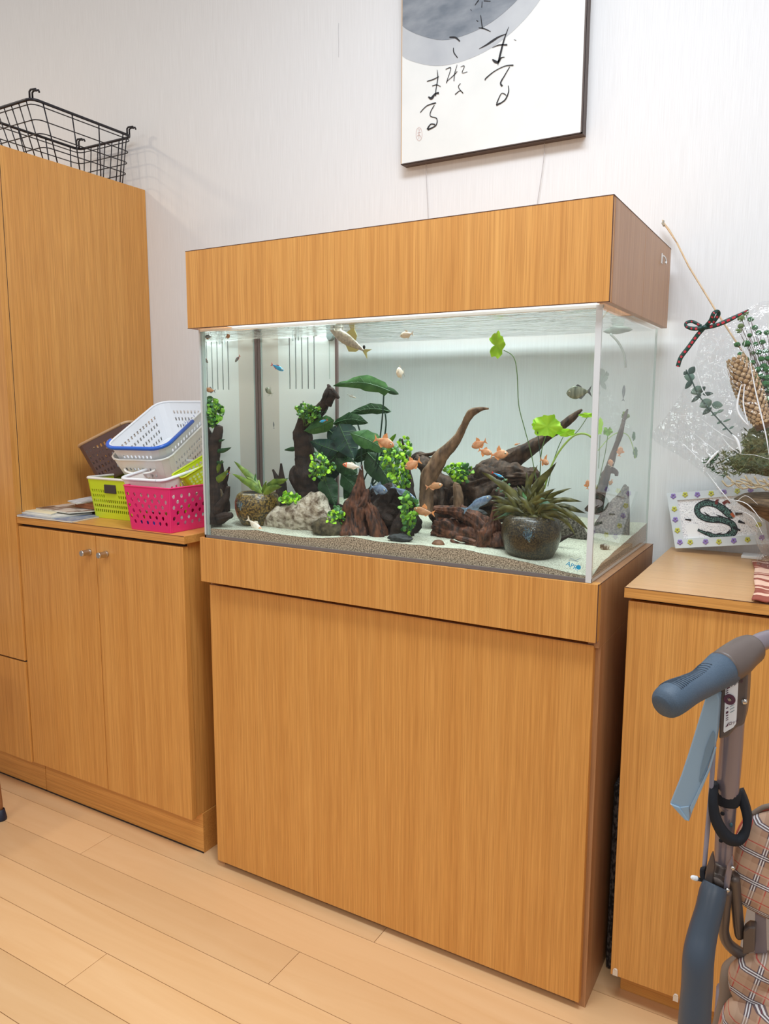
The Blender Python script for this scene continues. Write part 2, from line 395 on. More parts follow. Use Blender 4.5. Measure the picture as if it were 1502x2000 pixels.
bx('diffuser', M['led'], lamp, 0.05, 0.87, -0.42, -0.22, 1.3875, 1.39, bevel=0)
hk = thing('cord_hook', 'small clear plastic hook stuck on the side of the aquarium hood', 'hook', PXX(1292, 505, HX1))
c = PXX(1292, 505, HX1)
M['clearplastic'] = mat('clear_plastic', (0.8, 0.82, 0.83), 0.15, coat=0.6)
MB().box(HX1, HX1+0.002, c.y-0.004, c.y+0.004, c.z-0.010, c.z+0.010).build('back_plate', M['clearplastic'], hk, bevel=0.0005)
MB().tube(smoothpts([(HX1+0.002, c.y+0.006, c.z+0.006), (HX1+0.004, c.y+0.014, c.z+0.004), (HX1+0.006, c.y+0.02, c.z-0.004), (HX1+0.006, c.y+0.016, c.z-0.008), (HX1+0.006, c.y+0.010, c.z-0.006)], 4), 0.0016, 6).build('hook_arm', M['clearplastic'], hk, smooth=True)
# ================================================================== TANK
X0, X1, Y0, Y1, Z0, Z1 = 0.0133, 0.9063, -0.5121, -0.0589, 0.8296, 1.2975
tk = thing('aquarium', 'rectangular glass aquarium full of water, wood, plants and fish', 'aquarium', (0.46, -0.285, Z0))
g = 0.008
# panes are thin faces at the inner surface of each sheet, their cut edges are solid
MB().add([(X0, Y0, Z0), (X1, Y0, Z0), (X1, Y0, Z1), (X0, Y0, Z1)], [(0, 1, 2, 3)]).build('front_pane', M['glass'], tk)
MB().add([(X1, Y0, Z0), (X1, Y1, Z0), (X1, Y1, Z1), (X1, Y0, Z1)], [(0, 1, 2, 3)]).build('right_pane', M['glass_r'], tk)
MB().add([(X0+g, Y0+g, Z0), (X0+g, Y0+g, Z1), (X0+g, Y1, Z1), (X0+g, Y1, Z0)], [(0, 1, 2, 3)]).build('left_pane', M['glass_in'], tk)
MB().add([(X0, Y1, Z0), (X0, Y1, Z1), (X1, Y1, Z1), (X1, Y1, Z0)], [(0, 1, 2, 3)]).build('back_pane', M['glass'], tk)
bx('base_pane', M['silicone'], tk, X0+0.001, X1-0.001, Y0+0.002, Y1-0.001, Z0, Z0+0.005, bevel=0)
M['pane_end'] = mat('front_pane_end', (0.66, 0.68, 0.69), 0.3)
bx('corner_joint', M['pane_end'], tk, X1-0.0105, X1-0.0006, Y0-0.0006, Y0+0.006, Z0, Z1, bevel=0)
bx('corner_joint', M['silicone'], tk, X0, X0+0.004, Y0-0.0004, Y0+0.006, Z0, Z1, bevel=0)
bx('corner_joint', M['glass_edge'], tk, X0+0.007, X0+0.011, Y0+0.001, Y0+0.008, Z0, Z1, bevel=0)
bx('corner_joint', M['glass_edge'], tk, X1-0.004, X1, Y1-0.002, Y1+0.0005, Z0, Z1, bevel=0)
M['dark_strip'] = mat('dark_base_strip', (0.16, 0.14, 0.14), 0.35)
bx('base_strip', M['dark_strip'], tk, X0, X1, Y0-0.0004, Y0+0.004, Z0, Z0+0.0065, bevel=0)
WZ = 1.2925
ws = MB().grid(24, 12, lambda a, b: (X0+g+a*(X1-X0-2*g), Y0+g+b*(Y1-Y0-2*g), WZ+0.0007*nz((a*9, b*5, 0), 1.5))).build('water_surface', M['water_top'], tk, smooth=True)
bx('top_rim', mat('lamp_whitened_rim', (0.9, 0.93, 0.93), 0.3), tk, X0, X1, Y0-0.0002, Y0+0.008, Z1-0.0045, Z1+0.0005, bevel=0)  # white stands for lamp light shining along the glass rim

# ================================================================== SAND
def lin(tab, x):
    if x <= tab[0][0]: return tab[0][1]
    for (a, p), (b, q) in zip(tab, tab[1:]):
        if x <= b: return p+(q-p)*(x-a)/(b-a)
    return tab[-1][1]
FRONT = [(0.02, 0.850), (0.10, 0.853), (0.16, 0.8585), (0.20, 0.8545), (0.30, 0.853), (0.37, 0.860), (0.40, 0.866), (0.47, 0.8615), (0.56, 0.8625), (0.66, 0.864), (0.74, 0.857), (0.80, 0.851), (0.86, 0.842), (0.90, 0.840)]
def sand_z(x, y):
    f = lin(FRONT, x); k = min(1, max(0, (y+0.505)/0.06)); d = (y+0.505)
    mid = 0.857 if x < 0.7 else 0.857-0.006*min(1, (x-0.7)/0.1)
    z = f*(1-k)+mid*k + 0.055*max(0, d-0.02)
    return z + 0.0016*nz((x, y, 0), 22, 3) + 0.0007*nz((x, y, 0), 90, 5)
M['sand'] = mat('pale_sand', (0.22, 0.22, 0.15), 0.9, (0.60, 0.62, 0.50), (430, 430, 430), (0.30, 0.52), bump=0.8, bscale=(700, 700, 700), bdist=0.001, detail=2)
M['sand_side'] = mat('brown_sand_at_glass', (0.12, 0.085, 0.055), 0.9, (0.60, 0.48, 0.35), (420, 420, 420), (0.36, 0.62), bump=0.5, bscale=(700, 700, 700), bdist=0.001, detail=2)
sx0, sx1, sy0, sy1 = X0+g+0.001, X1-0.0015, Y0+0.0075, Y1-0.001
s_ = MB(); NX, NY = 150, 64
s_.grid(NX, NY, lambda a, b: (sx0+a*(sx1-sx0), sy0+b*(sy1-sy0), sand_z(sx0+a*(sx1-sx0), sy0+b*(sy1-sy0))))
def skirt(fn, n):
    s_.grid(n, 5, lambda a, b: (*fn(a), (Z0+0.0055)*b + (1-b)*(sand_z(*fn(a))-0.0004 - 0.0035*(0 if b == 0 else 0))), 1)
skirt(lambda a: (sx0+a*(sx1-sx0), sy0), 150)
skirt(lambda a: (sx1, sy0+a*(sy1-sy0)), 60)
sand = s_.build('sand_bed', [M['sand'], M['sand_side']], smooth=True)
tag(sand, 'pale sand bed on the floor of the aquarium, brown where it meets the glass', 'sand'); sand['kind'] = 'stuff'

# ================================================================== FILTER BOX (slotted baffle, back left of the tank)
fb = thing('filter_box', 'white slotted filter partition standing in the left end of the aquarium', 'filter', (0.13, -0.2, 0.86))
BY = -0.318; BX0, BX1 = X0+g+0.001, 0.2485
M['acrylic'] = mat('milky_acrylic', (0.78, 0.86, 0.84), 0.35)
M['beige_acrylic'] = mat('beige_acrylic', (0.66, 0.66, 0.60), 0.4)
M['slot'] = mat('slot_shade', (0.025, 0.025, 0.03), 0.7)
M['seal'] = mat('brown_seal', (0.17, 0.12, 0.11), 0.45)
BT = 1.292
slots = []
for i in range(5):
    x = P(566+12*i, 700, BY).x
    slots.append((x, P(566, 760, BY).z, P(566, 660, BY).z)); slots.append((x, P(566, 653, BY).z, P(566, 637, BY).z))
for u in (572, 583): slots.append((P(u, 650, BY).x, P(572, 666, BY).z, P(572, 648, BY).z))
# plate with real slots cut through it: columns of quads between slot edges
xs = sorted(set([BX0, BX1, P(546, 800, BY).x] + [s[0]-0.0016 for s in slots] + [s[0]+0.0016 for s in slots]))
zs = sorted(set([0.84, BT] + [s[1] for s in slots] + [s[2] for s in slots]))
pb = MB()
for a, b in zip(xs, xs[1:]):
    for c0, c1 in zip(zs, zs[1:]):
        mx, mz = (a+b)/2, (c0+c1)/2
        if any(abs(mx-s[0]) < 0.0016 and s[1] < mz < s[2] for s in slots): continue
        pb.add([(a, BY, c0), (b, BY, c0), (b, BY, c1), (a, BY, c1)], [(0, 1, 2, 3)], 0 if mx > P(546, 800, BY).x else 1)
pb.build('slotted_plate', [M['acrylic'], M['beige_acrylic']], fb, solid=0.003)
bx('slot_shade_board', M['slot'], fb, P(560, 800, BY).x, P(622, 800, BY).x, BY+0.0025, BY+0.004, 0.87, BT-0.001, bevel=0)  # black board added so the slots look shaded
bx('seal_strip', M['seal'], fb, BX0, BX0+0.0075, BY-0.0035, BY-0.001, 0.85, BT, bevel=0)
bx('seal_strip', M['seal'], fb, BX1, BX1+0.006, BY-0.003, BY+0.003, 0.85, BT, bevel=0)
bx('edge_strip', M['glass_edge'], fb, BX0+0.0085, BX0+0.0125, BY-0.003, BY-0.0015, 0.85, BT, bevel=0)
MB().add([(BX1+0.003, BY+0.004, 0.85), (BX1+0.003, Y1-0.002, 0.85), (BX1+0.003, Y1-0.002, BT), (BX1+0.003, BY+0.004, BT)], [(0, 1, 2, 3)]).build('clear_side', M['glass_plain'], fb)
c = P(643, 655, BY-0.01)
MB().lathe(c, [(0.0001, 0), (0.0105, 0), (0.0125, 0.002), (0.0125, 0.007), (0.0001, 0.007)], 20, axis=(0.3, 1, 0)).build('suction_cup', mat('grey_suction_cup', (0.28, 0.36, 0.36), 0.25, coat=0.4), fb)
MB().tube([P(643, 665, BY-0.006), P(644, 740, BY-0.006)], 0.001, 6).build('air_tube', M['glass_edge'], fb)

# ================================================================== DRIFTWOOD
M['dw_dark'] = mat('dark_driftwood', (0.008, 0.005, 0.004), 0.8, (0.045, 0.024, 0.015), (30, 30, 90), (0.3, 0.7), bump=0.9, bscale=(90, 90, 30), bdist=0.006)
M['dw_brown'] = mat('red_brown_driftwood', (0.022, 0.008, 0.004), 0.7, (0.17, 0.058, 0.024), (120, 120, 40), (0.36, 0.68), bump=1.0, bscale=(120, 120, 22), bdist=0.005)
M['dw_mid'] = mat('weathered_driftwood', (0.014, 0.008, 0.006), 0.75, (0.105, 0.060, 0.036), (95, 95, 40), (0.32, 0.7), bump=0.9, bscale=(110, 110, 26), bdist=0.004)
M['dw_light'] = mat('tan_driftwood', (0.06, 0.034, 0.018), 0.7, (0.28, 0.17, 0.095), (95, 95, 34), (0.3, 0.7), bump=0.8, bscale=(110, 110, 26), bdist=0.004)
M['mesh'] = mat('dark_netting', (0.03, 0.035, 0.035), 0.6, (0.1, 0.12, 0.11), (600, 600, 600), (0.45, 0.55))
def wtube(b, pts, y, mi=0, n=12, rough=0.28, seed=0, ridge=5, sub=9):
    """pts: (u, v, radius in px[, y]) along the branch"""
    P4 = [(p[0], p[1], p[2], p[3] if len(p) > 3 else y) for p in pts]
    P4 = smoothpts(P4, sub)
    W = [P(p[0], p[1], p[3]) for p in P4]; rr = [max(0.0006, p[2]*scale_at(q)) for p, q in zip(P4, W)]
    def bmp(q, c, i, j):
        a = 2*PI*j/n; d = q-c; k = 1 + rough*1.3*nz(q, 34, seed) - rough*1.5*abs(nz((math.cos(a)*2.6, math.sin(a)*2.6, i*0.05+seed), 1.0, seed)) + rough*0.9*nz((math.cos(a)*6, math.sin(a)*6, i*0.12), 1.0, seed+3) + rough*0.35*nz(q, 160, seed+5)
        return c + d*k
    return b.tube(W, rr, n, mi, True, bump=bmp)
def wood_thing(name, label, branches, y, m, group=None, rough=0.28, n=12):
    b = MB()
    for i, br in enumerate(branches): wtube(b, br, y, 0, n*2+4, rough, seed=i*3.1+len(label))
    zmin = min(p[2] for p in b.v); c = sum((Vector(p) for p in b.v), Vector())/len(b.v)
    o = b.build(name, m, None, smooth=True)
    off = Vector((c.x, c.y, zmin))
    for v in o.data.vertices: v.co -= off
    o.location = off
    return tag(o, label, 'driftwood', group or 'driftwood in the aquarium')
wood_thing('driftwood', 'tall dark driftwood post with a horned top, left of the big green leaves',
  [[(612, 1012, 36), (607, 975, 30), (601, 940, 25), (598, 900, 20), (594, 862, 19), (590, 838, 17), (600, 820, 16), (618, 806, 14), (632, 790, 10), (641, 770, 9), (643, 757, 5), (640, 751, 2)],
   [(598, 960, 18), (576, 930, 12), (580, 912, 8)], [(640, 790, 8), (648, 775, 8), (646, 762, 6), (659, 775, 4), (662, 775, 3)], [(610, 995, 30), (640, 1000, 24), (668, 1000, 16)]], -0.385, M['dw_dark'], rough=0.22)
wood_thing('driftwood', 'small brown forked driftwood snag behind the left pot',
  [[(556, 1010, 20), (552, 975, 14), (550, 950, 10), (550, 930, 6), (549, 905, 2)], [(550, 955, 9), (541, 935, 6), (533, 917, 2)]], -0.355, M['dw_dark'], rough=0.15)
wood_thing('driftwood', 'dark driftwood stump with green moss on top, hard against the left glass',  # mirror image in the left pane, modelled as solid wood
  [[(418, 1022, 17), (419, 970, 12), (418, 910, 11), (420, 870, 12), (425, 845, 10), (428, 832, 7)], [(424, 1000, 13), (440, 975, 8), (446, 950, 4)], [(430, 1012, 13), (452, 1006, 6)]], -0.489, M['dw_dark'], rough=0.16)
wood_thing('driftwood', 'pointed red-brown driftwood stump rising behind the brown rock',
  [[(701, 1062, 42), (697, 1025, 32), (695, 990, 24), (699, 965, 14), (703, 940, 9), (705, 922, 5), (706, 908, 2)], [(745, 1062, 22), (728, 1010, 15), (710, 972, 9)], [(700, 1000, 16), (715, 975, 12), (716, 955, 5)], [(670, 1050, 20), (678, 1000, 12), (684, 980, 5)]], -0.435, M['dw_brown'], rough=0.3, n=18)
wood_thing('driftwood', 'dark gnarled root between the red-brown stump and the round-leaf stem plant',
  [[(742, 1052, 38), (748, 1010, 42), (760, 975, 30), (770, 950, 16)], [(785, 1052, 36), (790, 1010, 30), (795, 975, 20), (798, 940, 10), (792, 890, 4), (785, 857, 2)], [(730, 960, 14), (765, 962, 18), (800, 970, 16)], [(688, 968, 14), (740, 975, 22), (790, 990, 24)]], -0.39, M['dw_dark'], rough=0.35, n=18)
wood_thing('driftwood', 'tall slender tan driftwood branch curving up to a hooked tip in mid tank',
  [[(832, 1002, 15), (832, 965, 15), (838, 935, 16), (853, 905, 16), (872, 880, 12), (892, 858, 9), (905, 835, 7), (913, 818, 8), (922, 806, 8), (938, 799, 5), (954, 798, 2)]], -0.40, M['dw_light'], rough=0.16)
wood_thing('driftwood', 'short dark branch stub reaching from behind the bright bushy plant',
  [[(800, 908, 7), (815, 890, 7), (832, 889, 5), (851, 884, 4)], [(815, 893, 12), (832, 910, 18), (850, 935, 22), (862, 965, 28), (850, 1000, 34)]], -0.30, M['dw_mid'], rough=0.3)
wood_thing('driftwood', 'long dark driftwood log slanting up to the right behind the right pot',
  [[(905, 960, 20), (940, 925, 20), (985, 905, 20), (1020, 885, 17), (1050, 865, 12), (1080, 845, 9), (1095, 835, 9), (1115, 818, 8), (1130, 805, 4), (1137, 800, 2)]], -0.26, M['dw_mid'], rough=0.18)
wood_thing('driftwood', 'massive weathered driftwood trunk lying across the middle right',
  [[(870, 1000, 26), (900, 970, 32), (930, 950, 34), (970, 935, 28), (1010, 930, 22), (1035, 930, 16), (1050, 935, 10)], [(910, 1010, 22), (950, 985, 26), (1000, 975, 30), (1040, 985, 30)], [(868, 985, 34), (880, 1020, 34), (900, 1050, 30)]], -0.285, M['dw_mid'], rough=0.42, n=22)
wood_thing('driftwood', 'low red-brown driftwood slab in front of the weathered trunk',
  [[(848, 995, 6), (880, 1000, 12), (915, 1010, 18), (945, 1035, 20), (960, 1060, 16)], [(850, 1030, 22), (880, 1040, 26), (915, 1045, 24), (950, 1060, 18)]], -0.375, M['dw_brown'], rough=0.4, n=18)
wood_thing('driftwood', 'upright pale brown driftwood peg in front of the weathered trunk',
  [[(895, 1002, 11), (896, 975, 10), (892, 950, 7), (893, 944, 5)]], -0.37, M['dw_light'], rough=0.2)
wood_thing('driftwood', 'twisted red-brown root with a low coiled foot, left of the right pot',
  [[(940, 1068, 16), (955, 1050, 22), (962, 1030, 16), (965, 1010, 11), (968, 990, 7), (966, 984, 3)], [(975, 1066, 18), (972, 1048, 16), (965, 1040, 10)], [(880, 1055, 3), (900, 1068, 8), (920, 1070, 10), (945, 1072, 12)], [(890, 1050, 4), (915, 1056, 7), (930, 1062, 8)]], -0.43, M['dw_brown'], rough=0.35, n=16)
wood_thing('driftwood', 'thin twig poking out low to the right of the right pot',
  [[(1078, 1066, 6), (1092, 1055, 5), (1110, 1047, 3), (1122, 1042, 1.5)]], -0.36, M['dw_dark'], rough=0.25, n=8)
wood_thing('driftwood', 'curved dark driftwood limb seen through the right end glass',  # the log's refracted second image, modelled as its own piece
  [[(1160, 1000, 18, -0.2), (1172, 965, 12, -0.2), (1185, 925, 8, -0.18), (1200, 880, 6, -0.17), (1212, 845, 5, -0.16), (1220, 815, 3.5, -0.15), (1226, 799, 1.5, -0.15)], [(1175, 930, 5, -0.18), (1190, 918, 6, -0.17), (1203, 922, 5, -0.16), (1204, 930, 3, -0.16)]], -0.18, M['dw_mid'], rough=0.2)

# ================================================================== ROCKS
def rock(label, cu, cv, ru, rv, y, m, ry=0.03, amp=0.28, seed=0, name='rock', cat='rock', tilt=0.0, sharp=0.0, fr=26):
    c = P(cu, cv, y); k = scale_at(c); b = MB(); a, h = ru*k, rv*k
    def fn(q, d):
        f = 1 + amp*nz(d, 1.6, seed)*1.4 + amp*0.55*nz(d, 4.0, seed+2) + amp*0.3*nz(d, 9, seed+4)
        if sharp: f *= 1 + sharp*abs(nz(d, 2.3, seed+8))
        return q*f
    b.ball((0, 0, 0), (a, ry, h), 44, 26, 0, fn)
    b.xform(Matrix.Rotation(tilt, 4, 'Y'))
    zm = min(p[2] for p in b.v)
    o = b.build(name, m, None, smooth=True); o.location = c
    return tag(o, label, cat, 'stones in the aquarium')
M['white_rock'] = mat('pale_limestone', (0.17, 0.12, 0.08), 0.85, (0.60, 0.53, 0.42), (70, 70, 70), (0.34, 0.56), bump=1.0, bscale=(75, 75, 75), bdist=0.012, detail=10)
M['brown_rock'] = mat('brown_rock', (0.028, 0.022, 0.010), 0.85, (0.12, 0.095, 0.05), (90, 90, 90), (0.35, 0.65), bump=0.8, bscale=(110, 110, 110), bdist=0.003)
M['black_rock'] = mat('black_slate', (0.012, 0.014, 0.015), 0.55, (0.06, 0.065, 0.065), (60, 60, 300), (0.4, 0.7), bump=1.0, bscale=(60, 60, 330), bdist=0.003)
M['pebble'] = mat('brown_pebble', (0.10, 0.04, 0.018), 0.6, (0.22, 0.10, 0.045), (80, 80, 80))
M['grey_rock'] = mat('speckled_grey_rock', (0.05, 0.045, 0.035), 0.85, (0.22, 0.20, 0.165), (260, 260, 260), (0.42, 0.6), bump=0.6, bscale=(200, 200, 200), bdist=0.002)
# pale stone: a height profile read off the photo, given depth
def ridge_rock(label, prof, y, depth, m, seed, name='rock'):
    """prof: (u, v top, v bottom) across; a closed boulder with that skyline"""
    b = MB(); n = len(prof); K = 26; pr = smoothpts(prof, 5); base = []
    for i, (u, vt, vb) in enumerate(pr):
        e = math.sin(PI*min(1, max(0.02, i/(len(pr)-1))))**0.45
        pt, pbm = P(u, vt, y), P(u, vb, y); c = (pt+pbm)/2; h = (pt.z-pbm.z)/2
        ring = []
        for j in range(K):
            a = 2*PI*j/K; q = Vector((c.x, c.y+math.cos(a)*depth*e*(0.75+0.25*math.sin(a)), c.z+math.sin(a)*h))
            dd = (q-c)*(0.26*nz(q, 50, seed)+0.20*nz(q, 120, seed)+0.10*nz(q, 260, seed)); q += dd
            ring.append(q)
        base.append(ring)
    vs = [q for r in base for q in r]; fs = []
    for i in range(len(base)-1):
        for j in range(K): a = i*K+j; c2 = i*K+(j+1) % K; fs.append((a, c2, c2+K, a+K))
    fs.append(tuple(reversed(range(K)))); fs.append(tuple((len(base)-1)*K+j for j in range(K)))
    b.add(vs, fs); o = b.build(name, m, None, smooth=True, sub=1)
    c = sum((Vector(p) for p in b.v), Vector())/len(b.v); off = Vector((c.x, c.y, min(p[2] for p in b.v)))
    for v in o.data.vertices: v.co -= off
    o.location = off
    return tag(o, label, 'rock', 'stones in the aquarium')
ridge_rock('large pale craggy limestone rock right of the left pot', [(511, 1026, 1038), (522, 1008, 1040), (545, 990, 1041), (568, 984, 1042), (584, 978, 1043), (600, 968, 1044), (617, 960, 1045), (631, 959, 1045), (634, 975, 1044), (645, 996, 1040), (652, 1000, 1030)], -0.445, 0.028, M['white_rock'], 2)
rock('rounded mossy brown rock between the pale limestone and the red-brown stump', 641, 1033, 35, 21, -0.462, M['brown_rock'], 0.022, 0.14, 5)
rock('small flat black slate piece lying on the sand front centre', 781, 1051, 24, 9, -0.475, M['black_rock'], 0.014, 0.16, 9)
rock('single small brown pebble on the sand, front centre right', 856, 1064, 13, 10, -0.468, M['pebble'], 0.011, 0.05, 3, name='pebble', cat='pebble')
rock('dark grey stone under the long silver-blue fish', 925, 1002, 26, 10, -0.345, M['black_rock'], 0.015, 0.15, 12)
rock('small banded dark stone on the sand inside the right end glass', 1181, 1068, 9, 6, -0.34, mat('banded_stone', (0.02, 0.02, 0.02), 0.6, (0.5, 0.48, 0.4), (200, 200, 60), (0.5, 0.56)), 0.007, 0.15, 14)
ridge_rock('big speckled grey slab leaning in the corner behind the right pot', [(1072, 1010, 1058), (1082, 1000, 1060), (1100, 998, 1062), (1120, 1002, 1064), (1136, 1022, 1065), (1150, 1050, 1066)], -0.27, 0.014, M['grey_rock'], 5)
ridge_rock('speckled grey slab seen through the right end glass', [(1160, 1020, 1060), (1185, 985, 1056), (1205, 962, 1052), (1222, 948, 1050), (1227, 975, 1054), (1229, 1050, 1056)], -0.2, 0.012, M['grey_rock'], 7)

# ================================================================== POTS
M['pot_l'] = mat('green_gold_crackle_glaze', (0.020, 0.013, 0.004), 0.3, (0.24, 0.15, 0.03), (230, 230, 230), (0.4, 0.62), bump=0.5, bscale=(260, 260, 260), bdist=0.002, coat=0.25)
M['pot_r'] = mat('dark_olive_crackle_glaze', (0.010, 0.007, 0.003), 0.3, (0.085, 0.058, 0.018), (360, 360, 360), (0.42, 0.66), bump=0.5, bscale=(260, 260, 260), bdist=0.002, coat=0.3)
M['soil'] = mat('dark_soil', (0.02, 0.015, 0.01), 0.9)
M['glaze_glint_blue'] = mat('blue_glaze_and_glint', (0.05, 0.10, 0.16), 0.2, (0.22, 0.42, 0.50), (230, 230, 230), (0.4, 0.62), metal=0.3, coat=0.8)
def pot(label, cu, vt, vb, hw, y, prof, m, patch=None):
    top, bot = P(cu, vt, y), P(cu, vb, y); k = scale_at(top); H = top.z-bot.z; r = hw*k
    t = thing('plant_pot', label, 'pot', bot, 'glazed pots in the aquarium')
    body = [(r*a, H*h) for a, h in prof]
    MB().lathe(bot, body, 40).build('bowl', m, t, smooth=True)
    MB().lathe(bot, [(0.0001, body[-3][1]+0.002), (body[-3][0]*0.9, body[-3][1]-0.001), (body[-3][0]*0.99, body[-3][1]-0.004)], 24).build('soil', M['soil'], t)
    if patch:
        a0, a1, h0, h1 = patch; b = MB()
        def rad(h):
            for (r0, q0), (r1, q1) in zip(body[:-3], body[1:-2]):
                if q0 <= h <= q1: return r0+(r1-r0)*(h-q0)/max(1e-6, q1-q0)
            return body[-4][0]
        def fn(s, q):
            ang = R(a0)+(R(a1)-R(a0))*s; h = H*(h0+(h1-h0)*q)+0.003*math.sin(s*9); rr = rad(h)+0.0006
            return (bot.x+rr*math.cos(ang), bot.y+rr*math.sin(ang), bot.z+h)
        rnd = random.Random(5)
        for i in range(26):
            for j in range(14):      # flakes of glaze and painted highlight, thinning out towards the rim of the patch
                e = ((i-12.5)/12.5)**2+((j-6.5)/6.5)**2
                if rnd.random() < e*0.95+0.12: continue
                s0, q0, ds, dq = i/26, j/14, 0.8/26, 0.8/14
                b.add([fn(s0+rnd.uniform(0, .01), q0), fn(s0+ds, q0+rnd.uniform(-.02, .02)), fn(s0+ds, q0+dq), fn(s0, q0+dq+rnd.uniform(-.02, .02))], [(0, 1, 2, 3)])
        b.build('glaze_glint_flakes', M['glaze_glint_blue'], t, label='blue flakes of glaze and painted reflection')
    return t, top
PROF = [(0.001, 0.0), (0.62, 0.0), (0.74, 0.05), (0.9, 0.25), (1.0, 0.5), (1.0, 0.72), (0.9, 0.92), (0.76, 1.0), (0.7, 1.0), (0.66, 0.96), (0.62, 0.9)]
potL, potLtop = pot('left brown crackle-glazed pot with a blue-green sheen, standing on the sand', 504, 961, 1024, 44, -0.435, PROF, M['pot_l'], (-118, -80, 0.5, 0.86))
potR, potRtop = pot('right dark olive crackle-glazed round pot full of brown-green straps of leaf', 1036, 1004, 1089, 58, -0.445, PROF, M['pot_r'], (-88, -62, 0.45, 0.85))  # its blue patch is a reflected highlight painted as flakes

# ================================================================== PLANTS
def leafmat(name, c, c2, rough=0.45):
    return mat(name, c, rough, c2, (55, 55, 55), (0.35, 0.65), sss=0.12)
M['leaf_dark'] = leafmat('dark_green_leaf', (0.006, 0.045, 0.010), (0.018, 0.085, 0.020))
M['leaf_teal'] = leafmat('teal_green_leaf', (0.004, 0.028, 0.022), (0.010, 0.055, 0.038))
M['leaf_mid'] = leafmat('mid_green_leaf', (0.025, 0.12, 0.022), (0.06, 0.19, 0.045))
M['leaf_bright'] = leafmat('bright_green_leaf', (0.09, 0.30, 0.012), (0.24, 0.50, 0.03))
M['leaf_lime'] = leafmat('yellow_green_leaf', (0.36, 0.78, 0.02), (0.52, 0.92, 0.05))
M['leaf_olive'] = leafmat('olive_brown_leaf', (0.030, 0.032, 0.003), (0.115, 0.105, 0.013))
M['leaf_pot'] = leafmat('striped_green_leaf', (0.06, 0.12, 0.008), (0.19, 0.28, 0.025))
M['leaf_pale'] = leafmat('pale_teal_leaf', (0.07, 0.17, 0.09), (0.13, 0.25, 0.15))
M['stem'] = mat('green_stem', (0.10, 0.2, 0.05), 0.5)
M['stem_dark'] = mat('dark_stem', (0.015, 0.05, 0.03), 0.5)
M['stem_lime'] = mat('pale_green_stem', (0.36, 0.55, 0.12), 0.5)
def leaf(parent, base, tip, wpx, y, m, bend=0.0, wav=0.0, shape=0.8, lift=0.0, dy=0.0, name='leaf', n=9, fold=0.35, seed=0):
    """a blade between two photo points; bend = sideways bow in px, dy = how far the tip leans away"""
    A, B = P(base[0], base[1], y), P(tip[0], tip[1], y+dy)
    k = scale_at(A); ax = B-A; Ln = ax.length; t = ax.normalized()
    view = (A-CAM).normalized(); side = t.cross(view).normalized(); nrm = side.cross(t).normalized()
    if nrm.dot(view) > 0: nrm = -nrm
    W = wpx*k*0.5; b = MB(); m4 = 4
    def fn(a, c):
        s = a; cc = c*2-1
        prof = math.sin(PI*min(1, s**shape))**0.75 if 0 < s < 1 else 0.02
        q = A + ax*s + side*(bend*k*math.sin(PI*s)) + nrm*(lift*math.sin(PI*s))
        wv = 1 + wav*nz((s*6, cc, seed), 1.0, seed)
        return q + side*(cc*W*prof*wv) - nrm*(abs(cc)**1.5*W*fold*prof) + nrm*(wav*0.5*W*math.sin(s*17+seed+cc*2)*abs(cc))
    b.grid(n, m4, fn)
    return b.build(name, m, parent, smooth=True)
def stem(parent, pts, rpx, y, m, name='stem'):
    W = [P(p[0], p[1], p[2] if len(p) > 2 else y) for p in smoothpts(pts, 4)]
    k = scale_at(W[0]); return MB().tube(W, rpx*k, 6).build(name, m, parent, smooth=True)
# --- broad-leaved anubias-like plant
an = thing('broad_leaf_plant', 'large plant with broad dark green leaves on long stalks, left of centre in the tank', 'plant', P(700, 990, -0.37))
L_ = [((762, 764), (651, 754), 30, 'leaf_mid', -12, .4, -0.375, .6), ((750, 758), (779, 770), 12, 'leaf_dark', 0, .1, -0.375, .8), ((764, 804), (677, 813), 20, 'leaf_dark', -10, .3, -0.36, .7),
 ((650, 828), (719, 826), 24, 'leaf_dark', 8, .3, -0.37, .9), ((652, 820), (594, 842), 32, 'leaf_mid', 2, .3, -0.40, .8), ((662, 828), (692, 896), 54, 'leaf_teal', 0, .2, -0.40, .7),
 ((684, 846), (756, 882), 36, 'leaf_mid', 4, .3, -0.41, .8), ((660, 882), (606, 862), 34, 'leaf_teal', 0, .2, -0.39, .8), ((670, 870), (634, 910), 44, 'leaf_teal', 2, .2, -0.385, .8),
 ((718, 884), (768, 955), 52, 'leaf_dark', 4, .2, -0.365, .7), ((650, 890), (698, 925), 38, 'leaf_dark', 0, .2, -0.38, .8), ((632, 932), (655, 988), 40, 'leaf_dark', 0, .15, -0.40, .6),
 ((666, 925), (706, 962), 38, 'leaf_dark', 0, .2, -0.375, .8), ((740, 888), (778, 892), 22, 'leaf_dark', 0, .2, -0.35, .9), ((656, 905), (618, 942), 42, 'leaf_teal', 0, .2, -0.375, .8),
 ((582, 876), (555, 879), 9, 'leaf_dark', 0, .1, -0.36, .8), ((695, 862), (726, 866), 15, 'leaf_teal', -2, .2, -0.36, .8), ((640, 838), (676, 868), 40, 'leaf_teal', 0, .2, -0.375, .8),
 ((700, 935), (672, 975), 34, 'leaf_dark', 0, .2, -0.37, .8), ((752, 872), (776, 893), 12, 'leaf_mid', 0, .1, -0.365, .8), ((757, 868), (774, 847), 8, 'leaf_bright', 0, .1, -0.36, .8), ((690, 900), (735, 880), 26, 'leaf_dark', 4, .2, -0.355, .8)]
M['vein'] = mat('pale_leaf_vein', (0.05, 0.15, 0.05), 0.5)
